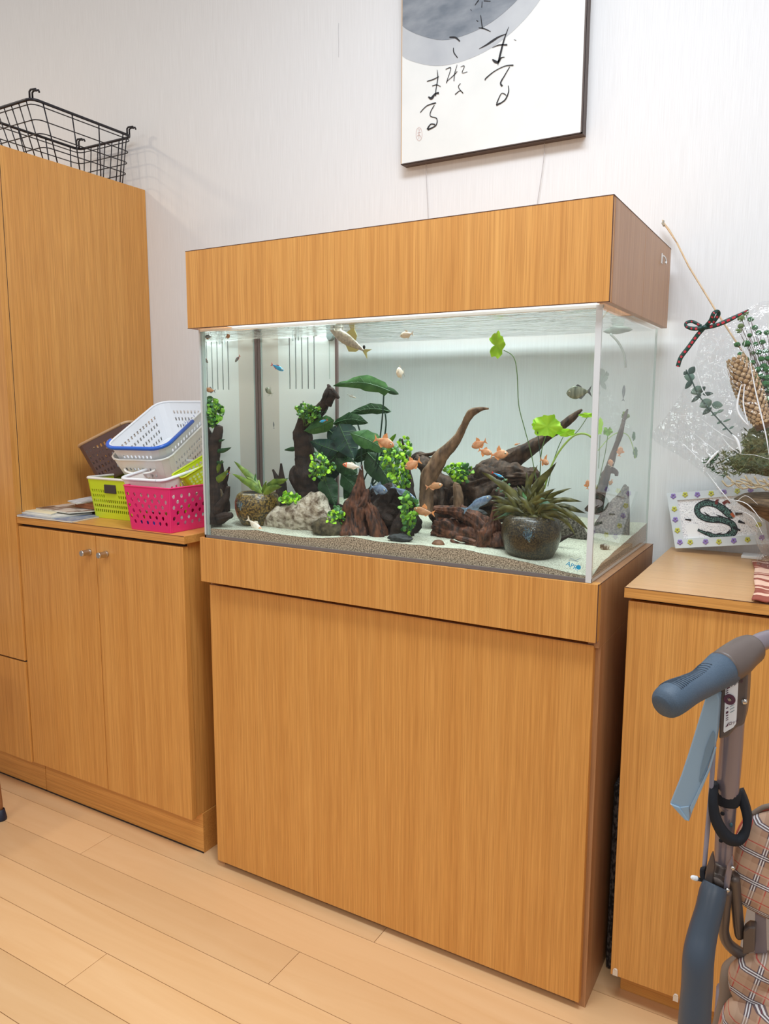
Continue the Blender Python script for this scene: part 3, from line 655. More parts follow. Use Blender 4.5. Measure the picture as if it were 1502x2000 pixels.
for i, (a, t, wd, mm, bd, wv, yy, sh) in enumerate(L_):
    lf = leaf(an, a, t, wd, yy, M[mm], bd, wv, sh, seed=i)
    if wd < 20: continue
    off_ = world_loc(lf); mid = [lf.data.vertices[r_*5+2].co + off_ for r_ in range(10)]   # along the fold of the blade
    k_ = scale_at(mid[0]); fwd_ = (CAM-mid[4]).normalized()*0.0006
    lv_ = MB().tube([p_+fwd_ for p_ in mid], [0.9*k_*(1-.07*q) for q in range(10)], 5)
    for r_ in range(2, 8):
        for c_ in (0, 4):
            e_ = lf.data.vertices[min(9, r_+1)*5+c_].co + off_; lv_.tube([mid[r_]+fwd_, (mid[r_]+e_)/2+fwd_*1.2, mid[r_].lerp(e_, .85)+fwd_], 0.4*k_, 4)
    lv_.build('veins', M['vein'], lf)
for pts in ([(750, 762), (748, 800), (743, 850), (736, 895), (722, 960)], [(752, 806), (754, 830), (748, 870), (738, 910), (722, 960)], [(698, 826), (704, 850), (706, 900), (706, 960)], [(655, 832), (640, 860), (650, 930)], [(726, 905), (710, 940), (705, 970)], [(735, 940), (715, 960)]):
    stem(an, pts, 1.7, -0.365, M['stem_dark'])
# --- striped plant in the left pot
pl = thing('potted_plant', 'small plant with upright striped yellow-green leaves growing in the left pot', 'plant', P(513, 966, -0.435))
for i, (t, wd, mm, bd, yy) in enumerate([((457, 901), 15, 'leaf_pot', -4, -0.435), ((453, 925), 13, 'leaf_pot', -3, -0.45), ((499, 924), 6, 'leaf_mid', 7, -0.43), ((562, 937), 17, 'leaf_pot', 7, -0.44), ((551, 950), 13, 'leaf_pot', 4, -0.455), ((500, 925), 6, 'leaf_pot', 6, -0.42), ((566, 933), 5, 'leaf_mid', 5, -0.415), ((520, 940), 7, 'leaf_pot', 1, -0.44), ((480, 930), 11, 'leaf_pot', -4, -0.44)]):
    leaf(pl, (513, 966), t, wd, yy, M[mm], bd, 0.35, 0.75, seed=i*2)
for t in ((505, 938), (520, 940), (528, 947)): stem(pl, [(513, 966), ((513+t[0])/2, (966+t[1])/2), t], 1.5, -0.438, M['stem_lime'])
# --- strap-leaved plant in the right pot
pr_ = thing('potted_plant', 'bushy plant with long ragged olive-brown leaves spilling from the right pot', 'plant', P(1035, 1008, -0.44))
S_ = [((940, 922), 17, 'leaf_olive', -10, -0.455), ((955, 968), 11, 'leaf_olive', -9, -0.46), ((958, 977), 10, 'leaf_olive', -6, -0.45), ((963, 990), 9, 'leaf_olive', -6, -0.465), ((972, 1012), 9, 'leaf_pale', -8, -0.46), ((985, 1012), 10, 'leaf_olive', -6, -0.47),
 ((1028, 922), 13, 'leaf_olive', 2, -0.43), ((1050, 908), 12, 'leaf_olive', 4, -0.42), ((1087, 903), 17, 'leaf_olive', 5, -0.41), ((1052, 932), 14, 'leaf_olive', 3, -0.44), ((1117, 953), 10, 'leaf_olive', -7, -0.42), ((1138, 980), 13, 'leaf_olive', -12, -0.44), ((1145, 1003), 13, 'leaf_olive', -10, -0.45), ((1150, 1036), 15, 'leaf_olive', -16, -0.46), ((1124, 1046), 12, 'leaf_olive', -14, -0.465), ((1115, 988), 13, 'leaf_olive', -6, -0.455),
 ((1010, 948), 13, 'leaf_olive', 4, -0.44), ((990, 962), 12, 'leaf_olive', 2, -0.45), ((1078, 958), 15, 'leaf_olive', 5, -0.45), ((1098, 972), 13, 'leaf_olive', 2, -0.46), ((1005, 1020), 10, 'leaf_olive', 3, -0.475), ((1062, 1022), 11, 'leaf_olive', -3, -0.475), ((1085, 1018), 10, 'leaf_olive', -4, -0.47), ((1020, 960), 12, 'leaf_mid', 2, -0.445), ((1065, 945), 13, 'leaf_olive', 3, -0.435), ((980, 995), 11, 'leaf_olive', -3, -0.47), ((1110, 1012), 11, 'leaf_olive', -5, -0.468), ((1040, 985), 14, 'leaf_olive', 3, -0.47)]
for i, (t, wd, mm, bd, yy) in enumerate(S_): leaf(pr_, (1035+random.uniform(-14, 14), 1008+random.uniform(-4, 5)), t, wd*0.92, yy, M[mm], (abs(bd)*1.5 if t[0] > 1035 else -abs(bd)*1.2), 0.6, 0.85, lift=0.006, seed=i*1.3, n=16)
rr_ = random.Random(11)
for i in range(62):                      # shorter filler straps
    a_ = rr_.uniform(-15, 195); L_r = rr_.uniform(28, 75); tu, tv = 1035+math.cos(R(a_))*L_r*1.1, 1004-math.sin(R(a_))*L_r*0.85
    leaf(pr_, (1035+rr_.uniform(-22, 22), 1006+rr_.uniform(-6, 6)), (tu, tv), rr_.uniform(6, 11), -0.44-rr_.uniform(-0.02, 0.04), M['leaf_olive'], (12 if tu > 1035 else -9)*abs(math.cos(R(a_))), 0.6, 0.85, lift=0.004, seed=i, n=10)
leaf(pr_, (1046, 970), (1092, 996), 15, -0.475, M['leaf_pale'], -3, 0.2, 0.6)
# --- lily with floating leaves
ly = thing('lily_plant', 'thin-stemmed water plant with bright yellow-green lobed leaves above the right pot', 'plant', P(1050, 955, -0.38))
def lobed(parent, c, ru, rv, y, m, ang=0.0, tilt=0.0, notch=0.5, seed=0):
    C = P(c[0], c[1], y); k = scale_at(C); b = MB(); n = 44
    rt, up = Vector((math.cos(YAW), math.sin(YAW), 0)), Vector((0, 0, 1)); nn = rt.cross(up)
    vs = [C]
    for i in range(n):
        a = 2*PI*i/n; rr = 1 + 0.07*math.sin(a*5+seed) + 0.07*math.sin(a*9+seed*2) + 0.03*math.sin(a*17+seed)
        dd = abs(((a-ang+PI) % (2*PI))-PI)
        if dd < 0.45: rr *= 1-notch*(1-dd/0.45)
        q = C + rt*(math.cos(a)*ru*k*rr) + up*(math.sin(a)*rv*k*rr) + nn*(tilt*math.cos(a)*ru*k + 0.22*ru*k*math.sin(a*4+seed) + 0.1*ru*k*math.sin(a*9+seed))
        vs.append(q)
    b.add(vs, [(0, i+1, (i+1) % n+1) for i in range(n)])
    return b.build('leaf', m, parent, smooth=True)
lobed(ly, (970, 674), 14, 25, -0.40, M['leaf_lime'], R(180), 0.5, 0.75, 1)
lobed(ly, (1069, 833), 25, 23, -0.40, M['leaf_lime'], R(270), 0.3, 0.3, 2)
lobed(ly, (1050, 831), 11, 13, -0.39, M['leaf_lime'], R(200), 0.5, 0.3, 3)
lobed(ly, (1105, 845), 17, 8, -0.39, M['leaf_lime'], R(0), 0.9, 0.2, 4)
lobed(ly, (1147, 811), 13, 5, -0.36, M['leaf_lime'], R(0), 1.0, 0.1, 5)
lobed(ly, (1172, 832), 5, 17, -0.43, M['leaf_lime'], R(90), 0.4, 0.1, 6)
for pts, r, mm in (([(984, 684), (1003, 697), (1010, 730), (1013, 790), (1024, 835), (1036, 880), (1046, 930), (1049, 955)], 0.9, 'stem'), ([(1050, 843), (1053, 870), (1056, 905), (1052, 955)], 0.8, 'stem_dark'), ([(1066, 852), (1058, 880), (1055, 920), (1055, 955)], 0.9, 'stem'),
   ([(1100, 853), (1090, 875), (1080, 905), (1070, 950)], 0.8, 'stem'), ([(1158, 856), (1145, 848), (1128, 848), (1112, 858), (1092, 882), (1075, 915), (1063, 955)], 2.0, 'stem_lime'), ([(1147, 815), (1130, 840), (1112, 858)], 0.7, 'stem'), ([(1172, 850), (1171, 880), (1169, 915)], 0.6, 'stem')):
    stem(ly, pts, r, -0.40, M[mm])
ly2 = thing('lily_plant', 'refracted double of the lily, built as a small pale plant behind the right end glass', 'plant', P(1190, 960, -0.2))  # lily leaves doubled by refraction, modelled as a separate plant
lobed(ly2, (1187, 842), 8, 9, -0.2, M['leaf_bright'], R(90), 0.4, 0.6, 2)
lobed(ly2, (1222, 811), 7, 8, -0.14, M['leaf_pot'], R(40), 0.4, 0.5, 3)
lobed(ly2, (1238, 852), 3, 9, -0.14, M['leaf_pale'], R(40), 0.4, 0.2, 4)
lobed(ly2, (1241, 884), 4, 11, -0.14, M['leaf_pale'], R(40), 0.4, 0.2, 5)
stem(ly2, [(1187, 850), (1182, 885), (1172, 930), (1166, 960)], 0.8, -0.2, M['stem'])
stem(ly2, [(1168, 880, -0.2), (1190, 855, -0.18), (1208, 845, -0.16), (1226, 850, -0.15), (1236, 872, -0.14), (1241, 895, -0.14)], 0.9, -0.14, M['stem_lime'])
ly3 = thing('leaf_reflection', 'lily leaf reflection built as a grey-green leaf at the right end glass', 'plant', P(1210, 645, -0.2))  # mirrored lily leaf given solid leaf and stem meshes
leaf(ly3, (1178, 648), (1236, 644), 16, -0.2, mat('reflected_leaf', (0.16, 0.2, 0.16), 0.4, (0.26, 0.32, 0.26), (60, 60, 60)), 2, 0.2, 0.9)
stem(ly3, [(1192, 652), (1207, 668), (1219, 692), (1222, 718)], 2.2, -0.2, mat('reflected_stem', (0.3, 0.34, 0.3), 0.4))
# --- bushy small-leaved plants
def bush(label, c, ru, rv, y, n, lp, mats, stems=5, base=None, seed=0, name='stem_plant', depth=0.02, curl=0.4):
    random.seed(seed); C = P(c[0], c[1], y); k = scale_at(C)
    base = base or (c[0], c[1]+rv); B0 = P(base[0], base[1], y)
    t = thing(name, label, 'plant', B0, 'small-leaved plants in the aquarium')
    rt, up = Vector((math.cos(YAW), math.sin(YAW), 0)), Vector((0, 0, 1)); nn = rt.cross(up)
    b = MB(); sb_ = MB(); nodes = []; n = int(n*2.1); lp = lp*0.78; ru *= 1.12; rv *= 1.12
    for i in range(n):
        a = random.uniform(0, 2*PI); r = math.sqrt(random.random())*(0.78+0.35*math.sin(a*3+seed)*0.6+0.22*random.random())
        q = C + rt*(ru*k*r*math.cos(a)) + up*(rv*k*r*math.sin(a)) + nn*random.uniform(-depth, depth)
        nodes.append(q)
        ax = Vector((random.uniform(-1, 1), random.uniform(-.6, .6), random.uniform(-.5, 1))).normalized()
        sd = ax.cross(Vector((random.uniform(-.7, .7), -1, random.uniform(-.2, .9))).normalized()).normalized(); no = ax.cross(sd)
        l = lp*k*random.uniform(.7, 1.15); wd = l*0.42
        vs = []
        for s_, p_ in ((0, .25), (.3, .9), (.65, 1.0), (.9, .6), (1.0, .1)):
            for cc in (-1, 0, 1): vs.append(q+ax*(l*(s_-.5))+sd*(cc*wd*p_)+no*(l*0.18*(cc*cc)-curl*l*(s_-.5)**2))
        b.add(vs, [(i*3+j, i*3+j+1, i*3+j+4, i*3+j+3) for i in range(4) for j in range(2)], random.randrange(len(mats)))
    for i in range(stems):
        q = random.choice(nodes); sb_.tube([B0+rt*random.uniform(-.2, .2)*ru*k, (B0+q)/2+rt*random.uniform(-3, 3)*k, q], 0.8*k, 5)
    o = b.build('foliage', mats, t, smooth=True); o['kind'] = 'stuff'
    sb_.build('stem', M['stem'], t, smooth=True)
    random.seed(seed+100)
    return t
G2 = [M['leaf_bright'], M['leaf_mid'], M['leaf_lime']]
bush('small bushy light green plant on the left post of driftwood, beside its horned top', (604, 805), 26, 17, -0.41, 85, 10, [M['leaf_bright'], M['leaf_mid']], base=(598, 832), seed=1)
bush('bright green bushy plant hanging in front of the tall dark driftwood post', (626, 910), 24, 22, -0.44, 70, 11, G2, base=(632, 940), seed=2)
bush('small bright green round-leaved sprig right of the left pot', (568, 972), 20, 11, -0.455, 26, 13, [M['leaf_bright'], M['leaf_lime']], base=(565, 990), seed=3)
bush('bright green round-leaved sprig between the pale limestone and red-brown stump', (658, 1008), 17, 17, -0.455, 36, 11, G2, base=(665, 1030), seed=4)
bush('tall bushy bright green plant in the centre of the tank behind the two orange fish', (778, 905), 27, 44, -0.42, 130, 12, G2, base=(785, 965), seed=5, stems=10)
bush('compact bright green tuft perched on the weathered trunk', (896, 922), 24, 18, -0.32, 80, 11, G2, base=(892, 940), seed=6)
bush('upright round-leaved green stem plant growing behind the flat black slate', (798, 1003), 16, 42, -0.455, 58, 13, [M['leaf_bright'], M['leaf_mid']], base=(798, 1045), seed=7)
bush('reflected leafy green tuft built as a plant topping the stump at the left glass', (420, 806), 15, 25, -0.493, 90, 12, [M['leaf_mid'], M['leaf_bright']], base=(422, 836), seed=8, depth=0.008)  # tuft mirrored in the pane, modelled as foliage
bush('thin reddish-green weed behind the right pot leaves', (985, 950), 14, 16, -0.40, 22, 8, [M['leaf_pale'], M['leaf_olive']], base=(990, 975), seed=9)
for mb, lb in (([(412, 898), (447, 918), 14], 'a'), ([(410, 880), (446, 870), 9], 'b'), ([(408, 903), (440, 897), 7], 'c')):
    pass
sl = thing('green_leaf_reflection', 'reflected pointed green leaves built as a plant low at the left glass', 'plant', P(415, 940, -0.47))  # leaves mirrored in the left pane, modelled as a plant
for a, t, wd in (((408, 945), (446, 918), 13), ((408, 930), (432, 900), 10), ((412, 882), (452, 874), 9), ((412, 902), (438, 902), 7), ((410, 860), (440, 858), 6)):
    leaf(sl, (a[0]+6, a[1]), t, wd, -0.494, M['leaf_pot' if wd > 9 else 'leaf_dark'], -2, 0.2, 0.7)

# ================================================================== FISH
def fm(name, c, c2=None, sc_=120, metal=0.0, rough=0.35):
    return mat(name, c, rough, c2, (sc_,)*3, (0.35, 0.65), metal=metal, coat=0.3)
M['f_orange'] = fm('orange_fish', (0.55, 0.20, 0.08), (0.72, 0.38, 0.20))
M['f_orange_fin'] = fm('orange_fin', (0.75, 0.30, 0.10))
M['f_brown'] = fm('brown_orange_fish', (0.38, 0.17, 0.07), (0.55, 0.28, 0.13))
M['f_silver'] = fm('silver_fish', (0.42, 0.40, 0.34), (0.66, 0.62, 0.52), 160, 0.25)
M['f_yellow'] = fm('yellow_fin', (0.60, 0.58, 0.22))
M['f_white'] = fm('cream_fish', (0.85, 0.72, 0.55), (0.92, 0.86, 0.76))
M['f_pink'] = fm('red_head', (0.80, 0.16, 0.08))
M['f_blue'] = fm('blue_grey_fish', (0.10, 0.16, 0.27), (0.24, 0.33, 0.46), 160, 0.3)
M['f_bluefin'] = fm('blue_grey_fin', (0.16, 0.24, 0.32))
M['f_neon'] = fm('neon_blue', (0.03, 0.30, 0.62), (0.05, 0.45, 0.75), 100, 0.2)
M['f_red'] = fm('neon_red', (0.62, 0.05, 0.03))
M['f_olive'] = fm('striped_olive_fish', (0.10, 0.13, 0.09), (0.36, 0.40, 0.30), 0, 0.1)
M['f_grey'] = fm('dark_grey_fish', (0.10, 0.11, 0.12), (0.22, 0.24, 0.24))
M['f_cleargrey'] = fm('pale_grey_fish', (0.50, 0.54, 0.50), (0.62, 0.66, 0.6))
M['eye'] = mat('eye_black', (0.01, 0.01, 0.01), 0.15)
M['eye_ring'] = mat('eye_ring', (0.75, 0.70, 0.5), 0.3)
def stripes(m, s):                   # vertical bars for the disc-shaped fish
    nt = m.node_tree
    for n in nt.nodes:
        if n.type == 'MAPPING': n.inputs['Scale'].default_value = (s, s, 5)
stripes(M['f_olive'], 210)
def fish(label, head, tail, hr, y, body, fin, headm=None, group=None, dorsal=0.5, turn=0.0, thick=0.42, name='fish', anal=0.35, fork=True, eye=True, tip=None, bend=0.0):
    """head, tail: photo points of snout and tail tip; hr: body height / length; turn leans the body in depth"""
    A, B = P(head[0], head[1], y), P(tail[0], tail[1], y+turn); ax = A-B; Ln = ax.length; t = ax.normalized()
    view = (A-CAM).normalized(); up = Vector((0, 0, 1)); up = (up - t*up.dot(t))
    if up.length < 0.3: up = Vector((1, 0, 0)) - t*t.x
    up.normalize(); side = t.cross(up).normalized()
    c = (A+B)/2; H = Ln*hr/2
    root = thing(name, label, 'fish', c, group or 'fish in the aquarium')
    prof = [(0, .03), (.05, .38), (.13, .66), (.25, .92), (.38, 1.0), (.5, .9), (.62, .66), (.72, .42), (.8, .24), (.86, .2)]
    b = MB(); n = 12; vs = []
    for s, h in prof:
        q = A - ax*s + up*(bend*Ln*math.sin(PI*s))
        for j in range(n):
            a = 2*PI*j/n; vs.append(q + up*(math.sin(a)*H*h) + side*(math.cos(a)*H*h*thick))
    fs = []; mi = []
    for i in range(len(prof)-1):
        for j in range(n): fs.append((i*n+j, i*n+(j+1) % n, (i+1)*n+(j+1) % n, (i+1)*n+j))
    fs.append(tuple(range(n))); fs.append(tuple((len(prof)-1)*n+j for j in reversed(range(n))))
    b.add(vs, fs)
    mats = [body, headm or body]
    if headm:
        b.m = [1 if (k//n) < headm_rings(headm) else 0 for k in range(len(fs)-2)]+[1, 0]
    b.build('body', mats, root, smooth=True)
    T = A - ax*.84; E = B
    th = Ln*0.002+0.0002
    def fin_(name_, pts, m):
        bb = MB(); k = len(pts); bb.add([p+side*th for p in pts]+[p-side*th for p in pts], [tuple(range(k)), tuple(reversed(range(k, 2*k)))]+[(i, i+k, (i+1) % k+k, (i+1) % k) for i in range(k)])
        return bb.build(name_, m, root)
    tl = max(H*0.85, Ln*0.10)
    if fork: fin_('tail_fin', [T+up*H*.18, E+up*tl, E+ax*.07, E-up*tl, T-up*H*.18], tip or fin)
    else: fin_('tail_fin', [T+up*H*.18, E+up*tl*.5, E-up*tl*.5, T-up*H*.18], tip or fin)
    if dorsal: fin_('dorsal_fin', [A-ax*.36+up*H*.9, A-ax*.46+up*H*(1+dorsal*1.3), A-ax*.6+up*H*(.75+dorsal*.7), A-ax*.62+up*H*.55], fin)
    if anal: fin_('anal_fin', [A-ax*.45-up*H*.85, A-ax*.58-up*H*(.9+anal*1.1), A-ax*.72-up*H*(.45+anal*.8), A-ax*.76-up*H*.3], fin)
    if eye:
        sg = -1 if side.dot(view) > 0 else 1
        e = A - ax*.14 + up*H*.14 + side*(sg*H*.60*thick); r = min(max(Ln*.036, .0006), .0014)
        MB().ball(e-side*(sg*r*.35), (r*1.45,)*3, 8, 6).build('eye_ring', M['eye_ring'], root, smooth=True)
        MB().ball(e, (r*1.15,)*3, 8, 6).build('eye', M['eye'], root, smooth=True)
    return root
def headm_rings(m): return {'neon_red': 0, 'red_head': 3}.get(m.name, 3)
OG = M['f_orange']; OF = M['f_orange_fin']
fish('large silver fish with yellow fins, top left under the water surface', (644, 641), (722, 692), .22, -0.40, M['f_silver'], M['f_yellow'], dorsal=1.0, anal=.6, thick=.5)
MB().ball(P(711, 678, -0.407), (0.0035, 0.002, 0.0045), 8, 6).build('tail_spot', M['eye'], bpy.data.objects['fish'], smooth=True)
fish('cream fish at the water surface, top centre', (781, 656), (808, 651), .42, -0.40, M['f_white'], M['f_white'], dorsal=.4)
fish('pale cream fish facing the viewer, upper middle of the tank', (774, 728), (790, 727), .95, -0.41, M['f_white'], M['f_silver'], turn=0.022, dorsal=.35)
fish('red and blue neon fish in front of the white filter plate', (554, 724), (529, 711), .26, -0.43, M['f_neon'], M['f_red'], dorsal=.2, anal=.2)
fish('tiny dark reddish-blue fish upper left near the brown seal', (459, 707), (469, 694), .32, -0.45, M['f_grey'], M['f_red'], dorsal=.1, anal=.1)
fish('small olive fish with trailing fins below the red and blue neon fish', (518, 758), (533, 771), .5, -0.43, M['f_olive'], M['f_cleargrey'], dorsal=.7, anal=.9)
fish('tiny dark upright fish left of the driftwood post', (534, 823), (535, 838), .22, -0.43, M['f_grey'], M['f_grey'], dorsal=.1, anal=.1, eye=False)
fish('small brown-grey fish high against the left glass', (449, 655), (440, 659), .7, -0.46, M['f_brown'], M['f_cleargrey'], dorsal=.3)
fish('grey fish reflection in the left glass above the leafy tuft, built as a fish', (401, 760), (421, 764), .36, -0.50, M['f_brown'], M['f_grey'], dorsal=.3)  # mirrored fish given a body of its own
fish('faint fish reflection at the water surface in the left corner, built as a fish', (400, 657), (414, 658), .4, -0.50, M['f_grey'], M['f_cleargrey'], dorsal=.2)  # pane reflection of a fish, modelled as a solid one
fish('tiny translucent shrimp-like fish left of the top broad leaf', (696, 778), (678, 770), .16, -0.40, M['f_cleargrey'], M['f_cleargrey'], dorsal=.8, anal=.8)
fish('orange fish in front of the broad green leaves, facing right', (770, 871), (730, 856), .42, -0.435, OG, OF, dorsal=.7)
fish('white fish with a red head and barred tail, facing left before dark leaves', (669, 907), (707, 913), .27, -0.445, M['f_white'], M['f_white'], M['f_pink'], dorsal=.2, anal=.2, tip=fm('barred_tail', (0.05, 0.06, 0.08), (0.8, 0.85, 0.9), 300))
fish('small neon fish in front of the leaf beside the driftwood horn', (624, 824), (640, 820), .28, -0.445, M['f_neon'], M['f_red'], dorsal=.1, anal=.1)
fish('small neon fish at the left glass above the striped plant', (434, 930), (449, 923), .3, -0.47, M['f_neon'], M['f_red'], dorsal=.1, anal=.1)
fish('orange fish in front of the tall bushy plant, facing left', (791, 914), (822, 899), .48, -0.45, OG, OF, dorsal=.6)
fish('leftmost orange fish of the trio right of the hooked branch', (921, 873), (951, 861), .46, -0.415, OG, OF, dorsal=.6)
fish('middle orange fish of the trio, overlapped by its left neighbour', (961, 886), (934, 878), .44, -0.43, OG, OF, dorsal=.35, anal=.8)
fish('rightmost orange fish of the trio, over the slanting log', (993, 886), (957, 889), .46, -0.43, OG, OF, dorsal=.8)
fish('brownish-orange slender fish crossing the base of the hooked branch', (865, 947), (831, 952), .34, -0.445, M['f_brown'], M['f_orange'], dorsal=.2, anal=.3)
fish('rust-orange fish low beside the round-leaved stem plant', (808, 993), (850, 1003), .34, -0.46, M['f_brown'], OF, dorsal=.6, bend=-.04)
fish('rounded blue-grey fish over the dark root', (757, 960), (722, 950), .42, -0.44, M['f_blue'], M['f_bluefin'], dorsal=.4, turn=0.01)
fish('long blue-grey fish slanting down to the right over the dark root', (812, 975), (764, 948), .2, -0.445, M['f_blue'], M['f_bluefin'], dorsal=.15, anal=.5)
fish('long silver-blue fish slanting up to the right, left of the right pot', (962, 969), (903, 998), .24, -0.44, M['f_blue'], M['f_bluefin'], dorsal=.1, anal=.4)
fish('deep-bodied olive fish with dark bars, upper right of the tank', (1106, 768), (1156, 764), .52, -0.42, M['f_olive'], M['f_grey'], dorsal=.15, anal=.15, thick=.3)
fish('neon fish above the long arching leaf of the right pot', (984, 933), (960, 922), .18, -0.46, M['f_neon'], M['f_red'], dorsal=.1, anal=.1)
fish('small orange fish among the thin stems above the right pot', (1072, 906), (1055, 897), .52, -0.41, OG, OF, dorsal=1.2, anal=.8, turn=.008)
fish('small reddish fish near the right front corner of the aquarium', (1148, 937), (1147, 956), .45, -0.42, M['f_orange'], OF, dorsal=.2, anal=.8)
fish('refracted double of an orange fish, high in the right end glass view', (1213, 872), (1209, 892), .55, -0.2, OG, OF, dorsal=.5)  # fish doubled by refraction, modelled as another fish
fish('orange fish beside the curved limb in the right end glass view', (1191, 897), (1195, 913), .65, -0.24, OG, M['f_silver'], dorsal=.3)
fish('faint orange fish low behind the curved limb in the right end glass view', (1190, 948), (1196, 936), .5, -0.19, M['f_brown'], OF, dorsal=.3)
fish('thin dark fish edge-on in the right end glass view', (1219, 752), (1217, 784), .2, -0.15, M['f_grey'], M['f_grey'], dorsal=0, anal=0, eye=False)
fish('tiny orange fish tail showing over the slanting log', (1004, 869), (1016, 866), .3, -0.3, OG, OF, dorsal=0, anal=0)
fish('white catfish with a pink head nosing the sand before the left pot', (514, 1040), (482, 1012), .3, -0.485, M['f_white'], M['f_white'], fm('pink_head', (0.80, 0.42, 0.25)), dorsal=.4, anal=.2)
# ================================================================== BASKETS
def pl(name, c, rough=0.35, sss=0.0): return mat(name, c, rough, coat=0.15, sss=sss)
M['pink'] = pl('pink_plastic', (0.78, 0.025, 0.17)); M['lime'] = pl('lime_plastic', (0.60, 0.74, 0.02)); M['bwhite'] = pl('basket_white', (0.88, 0.91, 0.95), 0.3)
M['bwhite2'] = pl('basket_offwhite', (0.88, 0.88, 0.84), 0.35); M['bblue'] = pl('blue_plastic', (0.02, 0.13, 0.62), 0.3); M['bbrown'] = pl('brown_plastic', (0.12, 0.065, 0.055)); M['btan'] = pl('tan_plastic', (0.60, 0.40, 0.23))
def axes(o, x, y, z):
    m = Matrix((x, y, z)).transposed().to_4x4(); m.translation = o; return m
def basket(label, mx, w0, d0, w1, d1, h, m, hole, rows, pitchx, rim=None, rimr=0.0035, group=None, r=0.02, margin=(1, 1), stag=False, frac=0.6, handle=None, htop=0.0, skip=None):
    """open perforated basket; local x width, y depth, z up, origin at the bottom centre"""
    root = thing('basket', label, 'basket', (0, 0, 0), group or 'plastic baskets piled on the low cupboard'); root.matrix_world = mx
    def per(t, off=0.0):
        return (w0+(w1-w0)*t)/2+off, (d0+(d1-d0)*t)/2+off
    nx, ny = max(2, round(w1/pitchx)), max(2, round(d1/pitchx)); CC = 3
    segs = []
    for side, k in ((0, nx), (1, ny), (2, nx), (3, ny)):
        for i in range(k): segs.append((side, i/k, (i+1)/k, i, k))
        for i in range(CC): segs.append((side, 'c', i, None, None))
    def pt(side, f, t, corner=None):
        a, b = per(t); rr = r
        if corner is None:
            if side == 0: return Vector((-a+rr+f*(2*a-2*rr), -b, h*t))
            if side == 1: return Vector((a, -b+rr+f*(2*b-2*rr), h*t))
            if side == 2: return Vector((a-rr-f*(2*a-2*rr), b, h*t))
            return Vector((-a, b-rr-f*(2*b-2*rr), h*t))
        cx, cy, a0 = {0: (a-rr, -b+rr, -90), 1: (a-rr, b-rr, 0), 2: (-a+rr, b-rr, 90), 3: (-a+rr, -b+rr, 180)}[side]
        an = R(a0+90*corner); return Vector((cx+rr*math.cos(an), cy+rr*math.sin(an), h*t))
    mb = MB()
    def quad(fn, s0, s1, t0, t1, hl):
        if not hl: mb.add([fn(s0, t0), fn(s1, t0), fn(s1, t1), fn(s0, t1)], [(0, 1, 2, 3)]); return
        n = 4 if hl == 'sq' else 8
        o_ = [(0, 0), (1, 0), (1, 1), (0, 1)] if n == 4 else [(0, 0), (.5, 0), (1, 0), (1, .5), (1, 1), (.5, 1), (0, 1), (0, .5)]
        if n == 4: i_ = [(.5-frac/2+frac*x, .5-frac/2+frac*y) for x, y in o_]
        else: i_ = [(.5+frac/2*math.cos(R(225+45*k)), .5+frac/2*math.sin(R(225+45*k))) for k in range(8)]
        vs = [fn(s0+(s1-s0)*x, t0+(t1-t0)*y) for x, y in o_+i_]
        mb.add(vs, [(k, (k+1) % n, (k+1) % n+n, k+n) for k in range(n)])
    tb = [i/rows for i in range(rows+1)]
    for sg in segs:
        side = sg[0]
        if sg[1] == 'c':
            for j in range(rows):
                fn = lambda s, t, sd=side: pt(sd, 0, t, s)
                quad(fn, sg[2]/CC, (sg[2]+1)/CC, tb[j], tb[j+1], None)
            continue
        _, f0, f1, i, k = sg
        for j in range(rows):
            ok = margin[0] <= j < rows-margin[1]
            if skip and skip(side, i, j, k, rows): ok = False
            if stag: ok = ok and (i+j) % 2 == 0
            quad(lambda s, t, sd=side: pt(sd, s, t), f0, f1, tb[j], tb[j+1], hole if ok else None)
    def lb(mb_, name, m_, **kw):        # build in local space
        me = bpy.data.meshes.new(name); me.from_pydata([tuple(p) for p in mb_.v], [], mb_.f); me.materials.append(m_)
        o = bpy.data.objects.new(name, me); COL.objects.link(o); o.parent = root
        if kw.get('smooth'): me.polygons.foreach_set('use_smooth', [True]*len(mb_.f))
        if kw.get('solid'): md = o.modifiers.new('solid', 'SOLIDIFY'); md.thickness = kw['solid']; md.offset = 0
        if kw.get('label'): o['label'] = kw['label']
        return o
    lb(mb, 'wall', m, solid=0.0016)
    lb(MB().add([pt(s, 0, 0, c/CC) for s in (0, 1, 2, 3) for c in range(CC+1)], [tuple(range(4*(CC+1)))]), 'bottom', m, solid=0.002)
    ring = [pt(s, 0, 1, c/CC)+Vector((0, 0, 0)) for s in (0, 1, 2, 3) for c in range(CC+1)]
    ring.append(ring[0])
    mb2 = MB().tube(ring, rimr, 8, cap=False); lb(mb2, 'rim', rim or m, smooth=True)
    if handle:
        f0, f1, col, hr = handle      # handle wrapped round the front of the rim
        a, b = per(1, 0.005); rr = r+0.004; pts = []
        y = -b+rr+f0*2*b
        pts.append((-a, y, h+htop)); pts.append((-a, -b+rr, h+htop))
        for c in range(1, 6): an = R(180+90*c/6); pts.append((-a+rr+rr*math.cos(an), -b+rr+rr*math.sin(an), h+htop))
        pts.append((-a+rr, -b, h+htop)); pts.append((a-rr, -b, h+htop))
        for c in range(1, 6): an = R(-90+90*c/6); pts.append((a-rr+rr*math.cos(an), -b+rr+rr*math.sin(an), h+htop))
        pts.append((a, -b+rr, h+htop)); pts.append((a, -b+rr+f1*2*b, h+htop))
        lb(MB().tube(pts, hr, 10), 'handle', col, smooth=True, label='blue handle folded down round the rim' if col is M['bblue'] else None)
    return root, pt, lb
